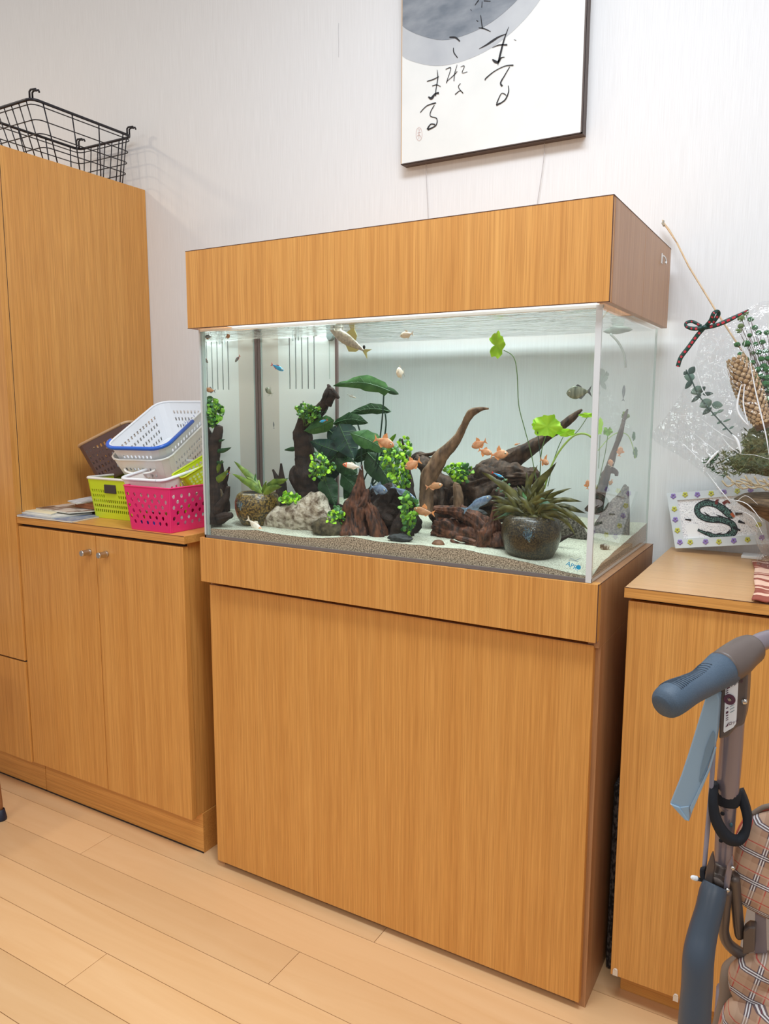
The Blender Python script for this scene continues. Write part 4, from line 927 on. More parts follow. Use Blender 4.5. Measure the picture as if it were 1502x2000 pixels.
I3 = (Vector((1, 0, 0)), Vector((0, 1, 0)), Vector((0, 0, 1)))
ZT = 0.8272
pk, ppt, plb = basket('bright pink basket with round holes, front of the pile on the low cupboard', axes(Vector((-0.1745, -0.395, ZT)), *I3), 0.137, 0.215, 0.158, 0.235, 0.108, M['pink'], 'round', 8, 0.0136, stag=True, frac=0.80, margin=(1, 1), r=0.007, rimr=0.0022)
lm, _, lb_ = basket('lime green basket with square holes and white rim, left of the bright pink one', axes(Vector((-0.405, -0.31, ZT)), *I3), 0.165, 0.21, 0.192, 0.23, 0.108, M['lime'], 'sq', 8, 0.0106, rim=M['bwhite2'], frac=0.58, margin=(1, 2), r=0.015, rimr=0.0036,
    skip=lambda s, i, j, k, rows: s == 0 and j >= rows-4 and abs(i-(k-1)/2) < 3.2)
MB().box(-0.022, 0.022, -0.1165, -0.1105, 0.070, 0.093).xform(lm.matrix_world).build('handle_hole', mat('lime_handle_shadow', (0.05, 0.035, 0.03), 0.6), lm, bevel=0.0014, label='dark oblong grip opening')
def tilt(FL, yaw, th, roll, w, d, h):
    ry = R(yaw); X = Vector((math.cos(ry), math.sin(ry), 0)); X = (X + Vector((0, 0, math.sin(R(roll))))).normalized()
    Y = Vector((-math.sin(ry)*math.cos(R(th)), math.cos(ry)*math.cos(R(th)), math.sin(R(th)))); Y = (Y-X*Y.dot(X)).normalized()
    Z = X.cross(Y); O = FL + X*w/2 + Y*d/2 - Z*h
    return axes(O, X, Y, Z)
# white pair, nested and tipped up at the back
sq_rows = dict(hole='sq', rows=5, pitchx=0.0215, frac=0.45, margin=(0, 1), r=0.035)
skp = lambda s, i, j, k, rows: (s == 0 and j == rows-3 and 2 < i < k-3)
tb_, tpt, tlb = basket('white basket with a blue handle, topmost of the tilted white pair', tilt(P(204, 873, -0.455), 15, 24, 0, 0.17, 0.29, 0.1), 0.135, 0.25, 0.17, 0.29, 0.10, M['bwhite'], rim=M['bwhite'], handle=(0.02, 0.42, M['bblue'], 0.0052), rimr=0.003, skip=skp, **sq_rows)
mi_ = tb_.matrix_world.inverted()          # blue pen writing under the right-hand rim
def on_right(u, v, off=0.0015):
    o_ = mi_ @ CAM; d_ = (mi_.to_3x3() @ ray(u, v)); t_ = (0.0845+off-o_.x)/d_.x; return o_+d_*t_
for st_ in ([(357, 827), (358, 832)], [(360, 824), (363, 825), (361, 829)], [(365, 821), (366, 826), (368, 822)], [(370, 818), (372, 823)], [(378, 811), (380, 815)]):
    tlb(MB().tube([on_right(*q) for q in st_], 0.0006, 5), 'pen_mark', M['ink'] if 'ink' in M else M['bblue'])
m_ = tilt(P(204, 873, -0.455), 15, 24, 0, 0.17, 0.29, 0.1)
wb2, _, wlb = basket('white basket nested directly under the blue-handled one', Matrix.Translation(-m_.to_3x3().col[2]*0.036) @ m_, 0.139, 0.254, 0.174, 0.294, 0.10, M['bwhite2'], rim=M['bwhite2'], rimr=0.0028, skip=skp, **sq_rows)
wlb(MB().tube(smoothpts([(-0.045, -0.146, 0.072), (-0.032, -0.156, 0.069), (0.0, -0.158, 0.066), (0.032, -0.156, 0.069), (0.045, -0.146, 0.072)], 4), 0.0032, 8), 'grip_lip', M['bwhite2'], smooth=True)
basket('low white basket with its rim resting in the bright pink one', tilt(P(232, 931, -0.497), 4, 9, 0, 0.142, 0.21, 0.09), 0.112, 0.18, 0.142, 0.21, 0.085, M['bwhite2'], rim=M['bwhite'], rimr=0.0042, skip=skp, hole='sq', rows=5, pitchx=0.021, frac=0.5, margin=(1, 1), r=0.02)
A_, B_, C_ = P(148, 873, -0.36), P(268, 812, -0.315), P(180, 968, -0.36)
X_ = (B_-A_).normalized(); Zd = (A_-C_); Z_ = (Zd-X_*Zd.dot(X_)).normalized(); Y_ = Z_.cross(X_)
basket('dark brown basket with a tan rim, tipped behind the lime green one', axes(A_+X_*0.095+Y_*0.075-Z_*0.125, X_, Y_, Z_), 0.155, 0.12, 0.19, 0.15, 0.125, M['bbrown'], 'sq', 7, 0.0175, rim=M['btan'], frac=0.5, margin=(1, 1), r=0.02, rimr=0.0042)
yb = tilt(P(357, 934, -0.43), 72, 4, 30, 0.14, 0.06, 0.05)
basket('small yellow-green perforated basket wedged between the white baskets and the aquarium', yb, 0.12, 0.05, 0.14, 0.06, 0.05, M['lime'], 'round', 6, 0.0145, frac=0.8, margin=(1, 1), r=0.01, rimr=0.0025)
# odds and ends glimpsed through the holes of the pink basket
M['cloth_w'] = mat('folded_white_cloth', (0.75, 0.75, 0.72), 0.8)
for lab, col, x0, x1, y0, y1, hh in (('folded white cloth lying in the bright pink basket', 'cloth_w', -0.20, -0.115, -0.40, -0.31, 0.022), ):
    tag(MB().box(x0, x1, y0, y1, ZT+0.002, ZT+hh).build('folded_cloth', M[col], None, bevel=0.004), lab, 'cloth')
tag(MB().box(-0.228, -0.19, -0.485, -0.455, ZT+0.002, ZT+0.02).build('blue_box', M['bblue'], None, bevel=0.002), 'small blue box lying in the left front corner of the bright pink basket', 'box')
M['ink'] = mat('blue_pen_ink', (0.06, 0.12, 0.3), 0.6)

# ================================================================== PAPERS ON THE LOW CUPBOARD
def sheet(label, name, px, z, th, m, cat='magazine', edge=None):
    pts = [PZ(u, v, z) for u, v in px]; n = len(pts)
    c = sum(pts, Vector())/n; root = thing(name, label, cat, (c.x, c.y, z-th), 'papers piled on the low cupboard')
    MB().add([(p.x, p.y, z-th) for p in pts]+[(p.x, p.y, z-0.0006) for p in pts], [tuple(reversed(range(n))), tuple(range(n, 2*n))]+[(i, (i+1) % n, (i+1) % n+n, i+n) for i in range(n)]).build('pages', edge or M['paper'], root)
    MB().add([(p.x, p.y, z-0.0006) for p in pts]+[(p.x, p.y, z) for p in pts], [tuple(reversed(range(n))), tuple(range(n, 2*n))]+[(i, (i+1) % n, (i+1) % n+n, i+n) for i in range(n)]).build('cover', m, root)
    return root
M['paper'] = mat('page_edges', (0.62, 0.60, 0.52), 0.8, (0.78, 0.76, 0.7), (10, 10, 1500))
sheet('bottom magazine of the pile, blue-grey cover sticking out at the front', 'magazine', [(33, 1006), (140, 1018), (215, 1004), (120, 984), (60, 990)], 0.8305, 0.004, mat('cover_blue', (0.12, 0.18, 0.35), 0.4, (0.4, 0.42, 0.45), (60, 60, 60)))
sheet('pale newspaper in the middle of the magazine pile', 'newspaper', [(34, 999), (100, 1010), (180, 1001), (120, 983), (55, 990)], 0.835, 0.0042, mat('newsprint', (0.58, 0.60, 0.58), 0.8, (0.78, 0.77, 0.70), (50, 90, 50)), 'newspaper')
sheet('cream folded leaflet near the left end of the magazine pile', 'leaflet', [(40, 996), (100, 1004), (125, 996), (75, 985), (52, 989)], 0.8385, 0.003, mat('cream_paper', (0.80, 0.74, 0.52), 0.7), 'leaflet')
sheet('top magazine of the pile with a brown and white striped cover', 'magazine', [(52, 989), (135, 1001), (195, 996), (150, 982), (95, 984)], 0.8425, 0.0035, mat('cover_brown', (0.16, 0.10, 0.08), 0.4, (0.66, 0.60, 0.54), (40, 16, 60), (0.47, 0.53), detail=1, dist=1.0))
c0 = PZ(190, 985, 0.845)
bk = thing('reddish_box', 'flat reddish-brown wooden box behind the magazines', 'box', (c0.x, c0.y, 0.8435))
MB().hexa([*(Vector((p.x, p.y, 0.8435)) for p in (PZ(147, 991, 0.8435), PZ(220, 1000, 0.8435), PZ(232, 988, 0.8435), PZ(170, 982, 0.8435))), *(Vector((p.x, p.y, 0.858)) for p in (PZ(147, 991, 0.8435), PZ(220, 1000, 0.8435), PZ(232, 988, 0.8435), PZ(170, 982, 0.8435)))]).build('box_body', mat('reddish_wood', (0.24, 0.075, 0.03), 0.45, (0.36, 0.13, 0.05), (20, 20, 200)), bk, bevel=0.001)
sheet('ruled white sheet lying on the reddish-brown box', 'paper_sheet', [(132, 978), (150, 983), (205, 975), (178, 969)], 0.8615, 0.0032, mat('ruled_paper', (0.35, 0.36, 0.4), 0.7, (0.82, 0.83, 0.84), (260, 30, 20), (0.4, 0.5), detail=0), 'paper')

# ================================================================== WIRE BASKET ON THE TALL CUPBOARD
M['wire'] = mat('black_wire', (0.012, 0.010, 0.016), 0.4)
wb = thing('wire_basket', 'black wire basket with end hooks standing on the tall cupboard', 'basket', (-0.81, -0.21, TZ))
x0, x1, y0, y1, zt, zb = -0.935, -0.690, -0.385, -0.040, 1.952, TZ+0.0015
bx0, bx1, by0, by1 = -0.920, -0.698, -0.335, -0.060
def rect(b, a, c, z, r, n=8, rad=0.02):
    p = []
    for (cx, cy, a0) in ((a[0]-rad, c[0]+rad, -90), (a[0]-rad, c[1]-rad, 0), (a[1]+rad, c[1]-rad, 90), (a[1]+rad, c[0]+rad, 180)):
        for k in range(4): an = R(a0+30*k); p.append((cx+rad*math.cos(an), cy+rad*math.sin(an), z))
    p.append(p[0]); return b.tube(p, r, n, cap=False)
rect(MB(), (x1, x0), (y0, y1), zt, 0.0042).build('rim', M['wire'], wb, smooth=True)
def lerp(a, b, t): return a+(b-a)*t
fr = MB()
for t in (0.0, 0.26, 0.5, 0.74, 1.0): rect(fr, (lerp(bx1, x1, t*.97), lerp(bx0, x0, t*.97)), (lerp(by0, y0, t*.97), lerp(by1, y1, t*.97)), lerp(zb, zt-0.012, t), 0.0016, 5)
fr.build('horizontal_wires', M['wire'], wb, smooth=True)
vb = MB()
for yy in (0.1, 0.37, 0.64, 0.90):
    for bx_, xx in ((bx1, x1), (bx0, x0)): vb.tube([(bx_, lerp(by0, by1, yy), zb), (xx, lerp(y0, y1, yy), zt)], 0.0019, 5)
for i in range(7):
    t = 0.1+0.8*i/6
    for by_, yy in ((by0, y0), (by1, y1)): vb.tube([(lerp(bx0, bx1, t), by_, zb), (lerp(x0, x1, t), yy, zt)], 0.0017, 5)
vb.build('upright_wires', M['wire'], wb, smooth=True)
for i in range(6):
    t = (i+.5)/6; MB().tube([(lerp(bx0, bx1, t), by0, zb), (lerp(bx0, bx1, t), by1, zb)], 0.0012, 5).build('bottom_wire', M['wire'], wb)
for cx, cy in ((x1-0.012, y0+0.012), (x1-0.006, y1-0.004), (x0+0.012, y1-0.01)):
    for k in (0, 0.009):
        MB().tube([(cx, cy-k, zt), (cx, cy-k, zt+0.02), (cx+0.006, cy-k, zt+0.024), (cx+0.022, cy-k+0.004, zt+0.024), (cx+0.024, cy-k+0.004, zt+0.018)], 0.0026, 6).build('hook', M['wire'], wb, smooth=True)

# ================================================================== CALLIGRAPHY PANEL
PY = -0.030
px0, px1, pz0, pz1 = P(783, 322, PY).x, P(1137, 262, PY).x, P(783, 322, PY).z, 2.22
pic = thing('calligraphy_panel', 'large white panel with a grey ink moon and brushed calligraphy, on the wall', 'picture', ((px0+px1)/2, -0.015, pz0))
M['frame_dark'] = mat('dark_frame_edge', (0.09, 0.06, 0.05), 0.5); M['canvas'] = mat('white_art_paper', (0.80, 0.83, 0.82), 0.8, (0.86, 0.88, 0.87), (9, 9, 9))
bx('frame_side', M['frame_dark'], pic, px0, px1, PY+0.0005, -0.0008, pz0, pz1, bevel=0)
bx('frame_lip', M['btan'], pic, px0, px0+0.0022, PY-0.0008, PY+0.004, pz0, pz1, bevel=0)
bx('frame_lip', M['frame_dark'], pic, px1-0.0035, px1, PY-0.0010, PY+0.004, pz0, pz1, bevel=0)
bx('frame_lip', M['frame_dark'], pic, px0, px1, PY-0.0010, PY+0.004, pz0, pz0+0.002, bevel=0)
bx('canvas', M['canvas'], pic, px0+0.002, px1-0.003, PY-0.0004, PY+0.002, pz0+0.0015, pz1, bevel=0)
def circ3(a, b, c):
    ax, ay, bx_, by_, cx, cy = *a, *b, *c
    d = 2*(ax*(by_-cy)+bx_*(cy-ay)+cx*(ay-by_))
    ux = ((ax*ax+ay*ay)*(by_-cy)+(bx_*bx_+by_*by_)*(cy-ay)+(cx*cx+cy*cy)*(ay-by_))/d
    uy = ((ax*ax+ay*ay)*(cx-bx_)+(bx_*bx_+by_*by_)*(ax-cx)+(cx*cx+cy*cy)*(bx_-ax))/d
    return ux, uy, math.hypot(ax-ux, ay-uy)
def washdisc(p3, m, dy, wob, nm):
    q = [(P(u, v, PY).x, P(u, v, PY).z) for u, v in p3]; ux, uz, r = circ3(*q); vs = []
    for i in range(96):
        a = 2*PI*i/96; rr = r*(1+wob*nz((math.cos(a)*2, math.sin(a)*2, 0), 1.4, 4))
        vs.append((min(px1-0.004, max(px0+0.003, ux+rr*math.cos(a))), PY-dy, min(pz1-0.003, uz+rr*math.sin(a))))
    MB().add(vs+[(ux, PY-dy, min(pz1-0.003, uz))], [(i, (i+1) % 96, 96) for i in range(96)]).build(nm, m, pic)
washdisc([(776, 106), (860, 128), (1050, 8)], mat('pale_ink_wash', (0.46, 0.49, 0.53), 0.85, (0.56, 0.59, 0.62), (9, 9, 9)), 0.0008, 0.006, 'pale_ink_wash')
washdisc([(776, 42), (858, 77), (998, 14)], mat('grey_ink_wash', (0.17, 0.20, 0.24), 0.85, (0.30, 0.33, 0.37), (14, 14, 30), bump=0.1), 0.0012, 0.012, 'dark_ink_wash')
M['sumi'] = mat('black_brush_ink', (0.02, 0.02, 0.025), 0.7); M['seal_red'] = mat('faded_red_seal', (0.62, 0.42, 0.40), 0.8)
def brush(pts, w, m=None, ox=740.0, oy=0.0, k=3.414, nm='brush_stroke', y=PY-0.0018):
    """flat ink stroke; pts in crop pixels with relative width"""
    pp = smoothpts([(p[0], p[1], p[2] if len(p) > 2 else 1.0) for p in pts], 5); K = len(pp); vs = []
    for i, p in enumerate(pp):
        a = Vector(pp[max(0, i-1)][:2]); b = Vector(pp[min(K-1, i+1)][:2]); t = (b-a).normalized() if (b-a).length > 1e-6 else Vector((1, 0)); n = Vector((-t.y, t.x))
        hw = w*0.5*max(0.12, p[2])
        for sgn in (-1, 1):
            q = Vector(p[:2])+n*hw*sgn; c = P(ox+q.x/k, oy+q.y/k, y); vs.append((c.x, y, c.z))
    MB().add(vs, [(2*i, 2*i+1, 2*i+3, 2*i+2) for i in range(K-1)]).build(nm, m or M['sumi'], pic)
for st_, w_ in (([(668, 325, .2), (715, 300, .7), (760, 270, 1), (800, 245, .7), (850, 225, .3)], 13), ([(866, 178, .2), (850, 220, .5), (830, 280, .8), (812, 350, 1), (800, 400, .9), (793, 432, .3)], 12), ([(755, 318, .3), (800, 300, .8), (856, 298, 1.2)], 9),
  ([(757, 395, .6), (775, 410, 1.4), (795, 412, 1.2), (815, 385, .6), (838, 380, .4)], 13), ([(708, 535, .6), (715, 520, .8), (770, 475, .6), (840, 440, .6), (897, 434, 1)], 9), ([(872, 445, .5), (840, 500, .6), (812, 550, .9), (822, 574, 1.4)], 10), ([(862, 570, .5), (865, 610, .7), (845, 660, .8), (815, 685, .8), (782, 700, 1.3)], 10), ([(785, 690, 1), (815, 625, .6), (840, 628, .8), (850, 640, .3)], 8), ([(900, 264, .4), (915, 268, .8)], 6),
  ([(470, 248, .8), (510, 250, 1.2), (540, 275, .8)], 10), ([(497, 318, .6), (500, 350, .9), (525, 385, .7)], 8), ([(445, 462, .6), (475, 450, .8), (478, 465, .6), (460, 520, .6), (450, 553, .8)], 7), ([(522, 430, .4), (505, 490, .7), (500, 540, .7)], 7), ([(450, 545, .4), (500, 500, .7), (522, 475, .5)], 7), ([(545, 445, .5), (570, 440, .7), (555, 485, .6), (590, 478, .6)], 6), ([(545, 555, .5), (530, 580, .8), (560, 620, .7)], 6), ([(508, 630, .8), (540, 605, .7), (562, 622, .8)], 7),
  ([(388, 465, .4), (392, 520, .8), (380, 600, .7), (378, 640, .8)], 8), ([(320, 542, .6), (360, 530, .8), (400, 510, .5)], 8), ([(355, 573, .7), (385, 565, .8), (412, 577, .5)], 7), ([(330, 645, .8), (350, 655, 1.6), (375, 625, .9), (400, 620, 1.3)], 11), ([(275, 750, .6), (320, 705, .7), (380, 685, 1.1)], 8), ([(370, 700, .6), (345, 745, .6), (345, 775, .6), (385, 790, .7), (380, 835, .8), (325, 865, 1.2)], 9), ([(322, 862, 1), (345, 828, .7), (375, 830, .9)], 10),
  ([(678, 100, .6), (685, 150, .8), (690, 190, 1)], 8), ([(650, 135, .6), (662, 143, 1)], 7), ([(665, 185, .7), (700, 190, 1), (745, 210, .6)], 8), ([(640, 35, .5), (665, 0, .9)], 9), ([(688, 10, .6), (686, 50, .7)], 7), ([(612, 62, .7), (618, 72, .6)], 6), ([(700, 5, 1), (745, 8, .6)], 8)):
    brush(st_, w_)
ov = [(268+20*math.cos(a*PI/10), 893+44*math.sin(a*PI/10), .7) for a in range(21)]
brush(ov, 3, M['seal_red'], nm='seal_mark')
for q in ([(262, 862), (275, 866)], [(258, 885), (280, 880)], [(268, 868), (266, 925)], [(256, 905), (270, 898), (280, 915)]): brush([(a, b, .8) for a, b in q], 3, M['seal_red'], nm='seal_mark')
M['cord'] = mat('thin_grey_cord', (0.55, 0.54, 0.56), 0.5)
tag(MB().tube([P(u, v, -0.006) for u, v in smoothpts([(832, 305), (833, 350), (835, 390), (837, 440), (838, 470)], 3)], 0.0008, 6).build('hanging_cord', M['cord'], None, smooth=True), 'thin grey cord hanging below the left part of the calligraphy panel', 'cord', 'cords below the picture')
tag(MB().tube([P(u, v, -0.006) for u, v in smoothpts([(1064, 268), (1063, 300), (1058, 340), (1052, 380), (1046, 420)], 3)], 0.0008, 6).build('hanging_cord', M['cord'], None, smooth=True), 'thin grey cord hanging below the right part of the calligraphy panel', 'cord', 'cords below the picture')
MB().tube([P(u, v, -0.0002) for u, v in ((661.5, 45), (661, 62), (661.5, 80), (661.5, 112))], 0.0006, 5).build('wallpaper_slit', M['cord'], wl)

# ================================================================== PEN MARKS ON THE TANK GLASS
def text_mesh(body, size, m, parent, mx, nm='lettering', ext=0.0002):
    cu = bpy.data.curves.new(nm, 'FONT'); cu.body = body; cu.size = size; cu.extrude = ext; cu.resolution_u = 2
    o = bpy.data.objects.new(nm, cu); COL.objects.link(o)
    bpy.context.view_layer.update(); dg = bpy.context.evaluated_depsgraph_get()
    me = bpy.data.meshes.new_from_object(o.evaluated_get(dg)); bpy.data.objects.remove(o)
    me.transform(mx)
    if parent: me.transform(Matrix.Translation(-world_loc(parent)))
    me.materials.clear(); me.materials.append(m)
    o = bpy.data.objects.new(nm, me); COL.objects.link(o); o.parent = parent; return o
M['blue_pen'] = mat('blue_marker', (0.01, 0.30, 0.55), 0.5)
c = P(1105, 1103, Y0-0.0005)
text_mesh('APR.', 0.0115, M['blue_pen'], tk, Matrix.Translation(c) @ Matrix.Rotation(R(90), 4, 'X') @ Matrix.Rotation(R(-22), 4, 'Z'), 'pen_mark')
c = P(1130, 1108, Y0-0.0005)
MB().lathe(c, [(0.0001, 0), (0.0042, 0), (0.0042, 0.0002), (0.0001, 0.0002)], 14, axis=(0, -1, 0)).build('pen_mark', M['blue_pen'], tk)
M['grey_pen'] = mat('faded_grey_label', (0.25, 0.33, 0.34), 0.6)
for a_, b_ in (((1113, 1090), (1126, 1095)), ((1126, 1094), (1134, 1090)), ((1112, 1093), (1130, 1097))):
    MB().tube([P(*a_, Y0-0.0005), P(*b_, Y0-0.0005)], 0.0006, 5).build('faded_mark', M['grey_pen'], tk)

# ================================================================== MAT IN THE GAP, CHAIR AT THE LEFT EDGE
wm = MB().box(0.926, 0.9445, -0.36, -0.10, 0.0, 0.40)
wmo = wm.build('folded_mat', mat('dark_woven_mat', (0.012, 0.011, 0.011), 0.9, (0.10, 0.09, 0.085), (260, 260, 120), (0.45, 0.6)), None, bevel=0.006)
tag(wmo, 'dark woven mat standing in the narrow gap right of the aquarium stand', 'mat')
ch = thing('dining_chair', 'wooden chair at the left edge, only its dark rubber foot tip showing', 'chair', (-0.9, -0.75, 0))
M['chair_wood'] = mat('chair_wood', (0.30, 0.13, 0.05), 0.4); M['rubber'] = mat('dark_blue_rubber', (0.012, 0.018, 0.04), 0.5)
lx, ly_ = PZ(-1, 1603, 0.0).x, PZ(-1, 1603, 0.0).y
for dx_, dy_ in ((0, 0), (-0.42, 0), (0, -0.42), (-0.42, -0.42)):
    a_ = Vector((lx-0.003+dx_, ly_+0.006+dy_, 0)); s_x = -0.05 if dx_ == 0 else 0.03
    MB().tube([a_, a_+Vector((s_x*.1, 0, 0.05)), a_+Vector((s_x, 0.0, 0.43))], [0.0085, 0.010, 0.014], 12).build('leg', M['chair_wood'], ch, smooth=True)
    MB().lathe(a_, [(0.0001, 0), (0.0155, 0), (0.016, 0.004), (0.0115, 0.03), (0.0095, 0.031)], 18).build('foot_cap', M['rubber'], ch, smooth=True)
bx('seat', M['chair_wood'], ch, lx-0.44, lx-0.045, ly_-0.44, ly_+0.02, 0.42, 0.45, bevel=0.008)
bx('backrest', M['chair_wood'], ch, lx-0.46, lx-0.43, ly_-0.44, ly_+0.02, 0.62, 0.85, bevel=0.008)
for dy_ in (-0.42, 0): MB().tube([(lx-0.43, ly_+dy_, 0.42), (lx-0.45, ly_+dy_, 0.85)], 0.011, 10).build('back_post', M['chair_wood'], ch, smooth=True)

# ================================================================== FRAMED MOSAIC
ZC = 0.8152
def FP(u, v, off=0.0):                # point on the leaning frame plane
    d = ray(u, v); y0_, k_ = -0.055, 0.16
    # plane y = y0 + k (z - ZC) - off
    t = (y0_ - off + k_*(CZ-ZC) - CY)/(d.y - k_*d.z); return CAM+d*t
mo = thing('framed_mosaic', 'white flower-trimmed frame holding a glittery dragon mosaic, on the right cupboard', 'picture frame', FP(1400, 1070))
M['fr_white'] = mat('white_frame', (0.70, 0.76, 0.80), 0.3); M['glitter'] = mat('silver_glitter', (0.42, 0.44, 0.50), 0.3, (0.97, 0.97, 1.0), (520, 520, 520), (0.32, 0.50), metal=0.1, bump=0.6, bdist=0.002)
M['teal'] = mat('teal_mosaic', (0.010, 0.016, 0.02), 0.35, (0.12, 0.26, 0.22), (520, 520, 520), (0.46, 0.6)); M['dkred'] = mat('dark_red_mosaic', (0.16, 0.02, 0.02), 0.4); M['outl'] = mat('dark_outline', (0.012, 0.012, 0.018), 0.5)
FO = [(1302, 963), (1484, 951), (1502, 1062), (1319, 1071)]; FI = [(1323, 977), (1467, 966), (1481, 1045), (1335, 1052)]
def slab(px, o0, o1, m, nm, parent=mo):
    a = [FP(u, v, o0) for u, v in px]; b = [FP(u, v, o1) for u, v in px]; n = len(px)
    return MB().add(a+b, [tuple(range(n)), tuple(reversed(range(n, 2*n)))]+[(i, i+n, (i+1) % n+n, (i+1) % n) for i in range(n)]).build(nm, m, parent)
slab(FO, -0.010, 0.0, M['fr_white'], 'backing')
for i in range(4): slab([FO[i], FO[(i+1) % 4], FI[(i+1) % 4], FI[i]], 0.0, 0.005, M['fr_white'], 'frame_bar')
slab(FI, 0.0, 0.001, M['glitter'], 'mosaic')
slab([(1345, 1052), (1338, 1026), (1352, 1022), (1364, 1024), (1362, 1038), (1366, 1050)], 0.001, 0.0014, mat('plain_white_patch', (0.93, 0.94, 0.96), 0.3), 'white_patch')
def fribbon(pts, wpx, m, nm, off=0.0016):
    pp = smoothpts(pts, 5); K = len(pp); vs = []
    for i, p in enumerate(pp):
        a = Vector(pp[max(0, i-1)][:2]); b = Vector(pp[min(K-1, i+1)][:2]); t = (b-a).normalized(); n = Vector((-t.y, t.x))
        for sg in (-1, 1): q = Vector(p[:2])+n*wpx*.5*p[2]*sg; vs.append(FP(q.x, q.y, off))
    return MB().add(vs, [(2*i, 2*i+1, 2*i+3, 2*i+2) for i in range(K-1)]).build(nm, m, mo)
DR = [(1363, 1035, .2), (1380, 1042, .5), (1400, 1048, .8), (1420, 1047, 1), (1434, 1038, 1.1), (1430, 1024, 1.1), (1412, 1016, 1.1), (1385, 1014, 1.1), (1366, 1006, 1.0), (1362, 992, 1.0), (1376, 983, 1.0), (1396, 985, 1), (1412, 994, 1.2), (1424, 1004, 1.3), (1433, 1010, .6)]
fribbon([(a, b, w_+.28) for a, b, w_ in DR], 9.5, M['outl'], 'dragon_outline', 0.0016); fribbon(DR, 8.5, M['teal'], 'dragon_body', 0.0020)
for k in range(len(DR)-1):
    a_, b_ = DR[k], DR[k+1]
    fribbon([(a_[0], a_[1]-5*a_[2], 1), ((a_[0]+b_[0])/2, (a_[1]+b_[1])/2-9*a_[2], .2)], 4, M['outl'], 'dragon_spine', 0.0018)
for q in ([(1399, 985, 1), (1400, 978, .8), (1404, 976, .3)], [(1412, 984, 1), (1420, 979, .9), (1426, 983, .3)]): fribbon(q, 6, M['dkred'], 'dragon_horn', 0.0024)
for q in ([(1436, 1004, 1), (1450, 1003, .4)], [(1442, 1018, 1), (1455, 1022, .4)], [(1432, 1030, 1), (1446, 1036, .5)], [(1350, 1016, .6), (1338, 1014, .3)]): fribbon(q, 6, M['outl'], 'dragon_claw', 0.0024)
fribbon([(1428, 1002, 1), (1434, 1010, .8)], 6, mat('orange_mosaic', (0.5, 0.12, 0.04), 0.4), 'dragon_snout', 0.0026)
M['lav'] = mat('lavender_flower', (0.33, 0.24, 0.60), 0.5); M['yel'] = mat('yellow_flower', (0.62, 0.64, 0.12), 0.5); M['cen'] = mat('flower_eye', (0.25, 0.15, 0.1), 0.5)
for u, v, k_ in ((1315, 969, 'lav'), (1338, 966, 'yel'), (1362, 966, 'lav'), (1389, 964, 'yel'), (1414, 961, 'lav'), (1440, 959, 'yel'), (1466, 957, 'lav'), (1317, 994, 'yel'), (1319, 1015, 'lav'), (1323, 1036, 'yel'), (1328, 1059, 'lav'), (1348, 1059, 'yel'), (1378, 1058, 'lav'), (1404, 1058, 'yel'), (1433, 1056, 'lav'), (1460, 1054, 'yel'), (1488, 1050, 'lav'), (1482, 1025, 'yel')):
    b = MB()
    c = FP(u, v, 0.0062)
    for a in range(5):
        an = a*2*PI/5+0.3; q = FP(u+3.4*math.cos(an), v+3.4*math.sin(an), 0.0060); b.ball(q, (0.0027, 0.0009, 0.0027), 7, 4)
    f_ = b.build('flower', M[k_], mo, smooth=True)
    MB().ball(FP(u, v, 0.0072), (0.0010, 0.0006, 0.0010), 6, 4).build('flower_centre', M['cen'], f_)
bx('easel_foot', M['white'], mo, FP(1450, 1063).x, FP(1490, 1063).x, -0.06, -0.02, ZC+0.0003, ZC+0.006)
# cloth runner at the right edge
b = MB(); ca = [(1468, 1095), (1474, 1110), (1472, 1130), (1475, 1150), (1468, 1172)]
def cl(s, t):
    i = t*4; k = min(3, int(i)); f = i-k; u = lerp(ca[k][0], ca[k+1][0], f)+s*110; v = lerp(ca[k][1], ca[k+1][1], f)+s*9+2
    p = PZ(u, v, ZC+0.003); return (p.x, p.y, ZC+0.004+0.0015*math.sin(t*14+s*5)+0.001*math.sin(s*20))
b.grid(16, 24, cl)
tag(b.build('cloth_mat', mat('peach_red_cloth', (0.30, 0.07, 0.045), 0.85, (0.78, 0.50, 0.38), (9, 38, 9), (0.46, 0.52), detail=1, dist=0.8), None, smooth=True, solid=0.003), 'peach and brick-red striped cloth mat lying at the right front of the right cupboard', 'cloth')

# ================================================================== BACK SCRATCHER AND WRAPPED BOUQUET
M['bamboo'] = mat('pale_bamboo', (0.62, 0.42, 0.24), 0.5, (0.70, 0.52, 0.32), (20, 20, 90))
bs = thing('back_scratcher', 'long bamboo back scratcher leaning on the wall behind the bouquet', 'back scratcher', P(1462, 705, -0.10))
MB().tube([P(1322, 474, -0.028), P(1345, 520, -0.04), P(1400, 610, -0.07), P(1462, 705, -0.10), P(1515, 790, -0.12), P(1600, 950, -0.14), P(1660, 1075, -0.15)], 0.0019, 8).build('rod', M['bamboo'], bs, smooth=True)
MB().tube([P(*q) for q in ((1323, 476, -0.028), (1315, 463, -0.026), (1305, 447, -0.024), (1297, 437, -0.022), (1294, 430, -0.021))], [0.002, 0.0036, 0.0045, 0.0040, 0.002], 10, flat=0.5).build('hand_end', M['bamboo'], bs, smooth=True)
MB().tube([P(1296, 432, -0.021), P(1294, 436, -0.03), P(1297, 441, -0.036)], 0.0022, 8).build('hooked_tip', mat('grey_bamboo_tip', (0.35, 0.3, 0.22), 0.5), bs, smooth=True)

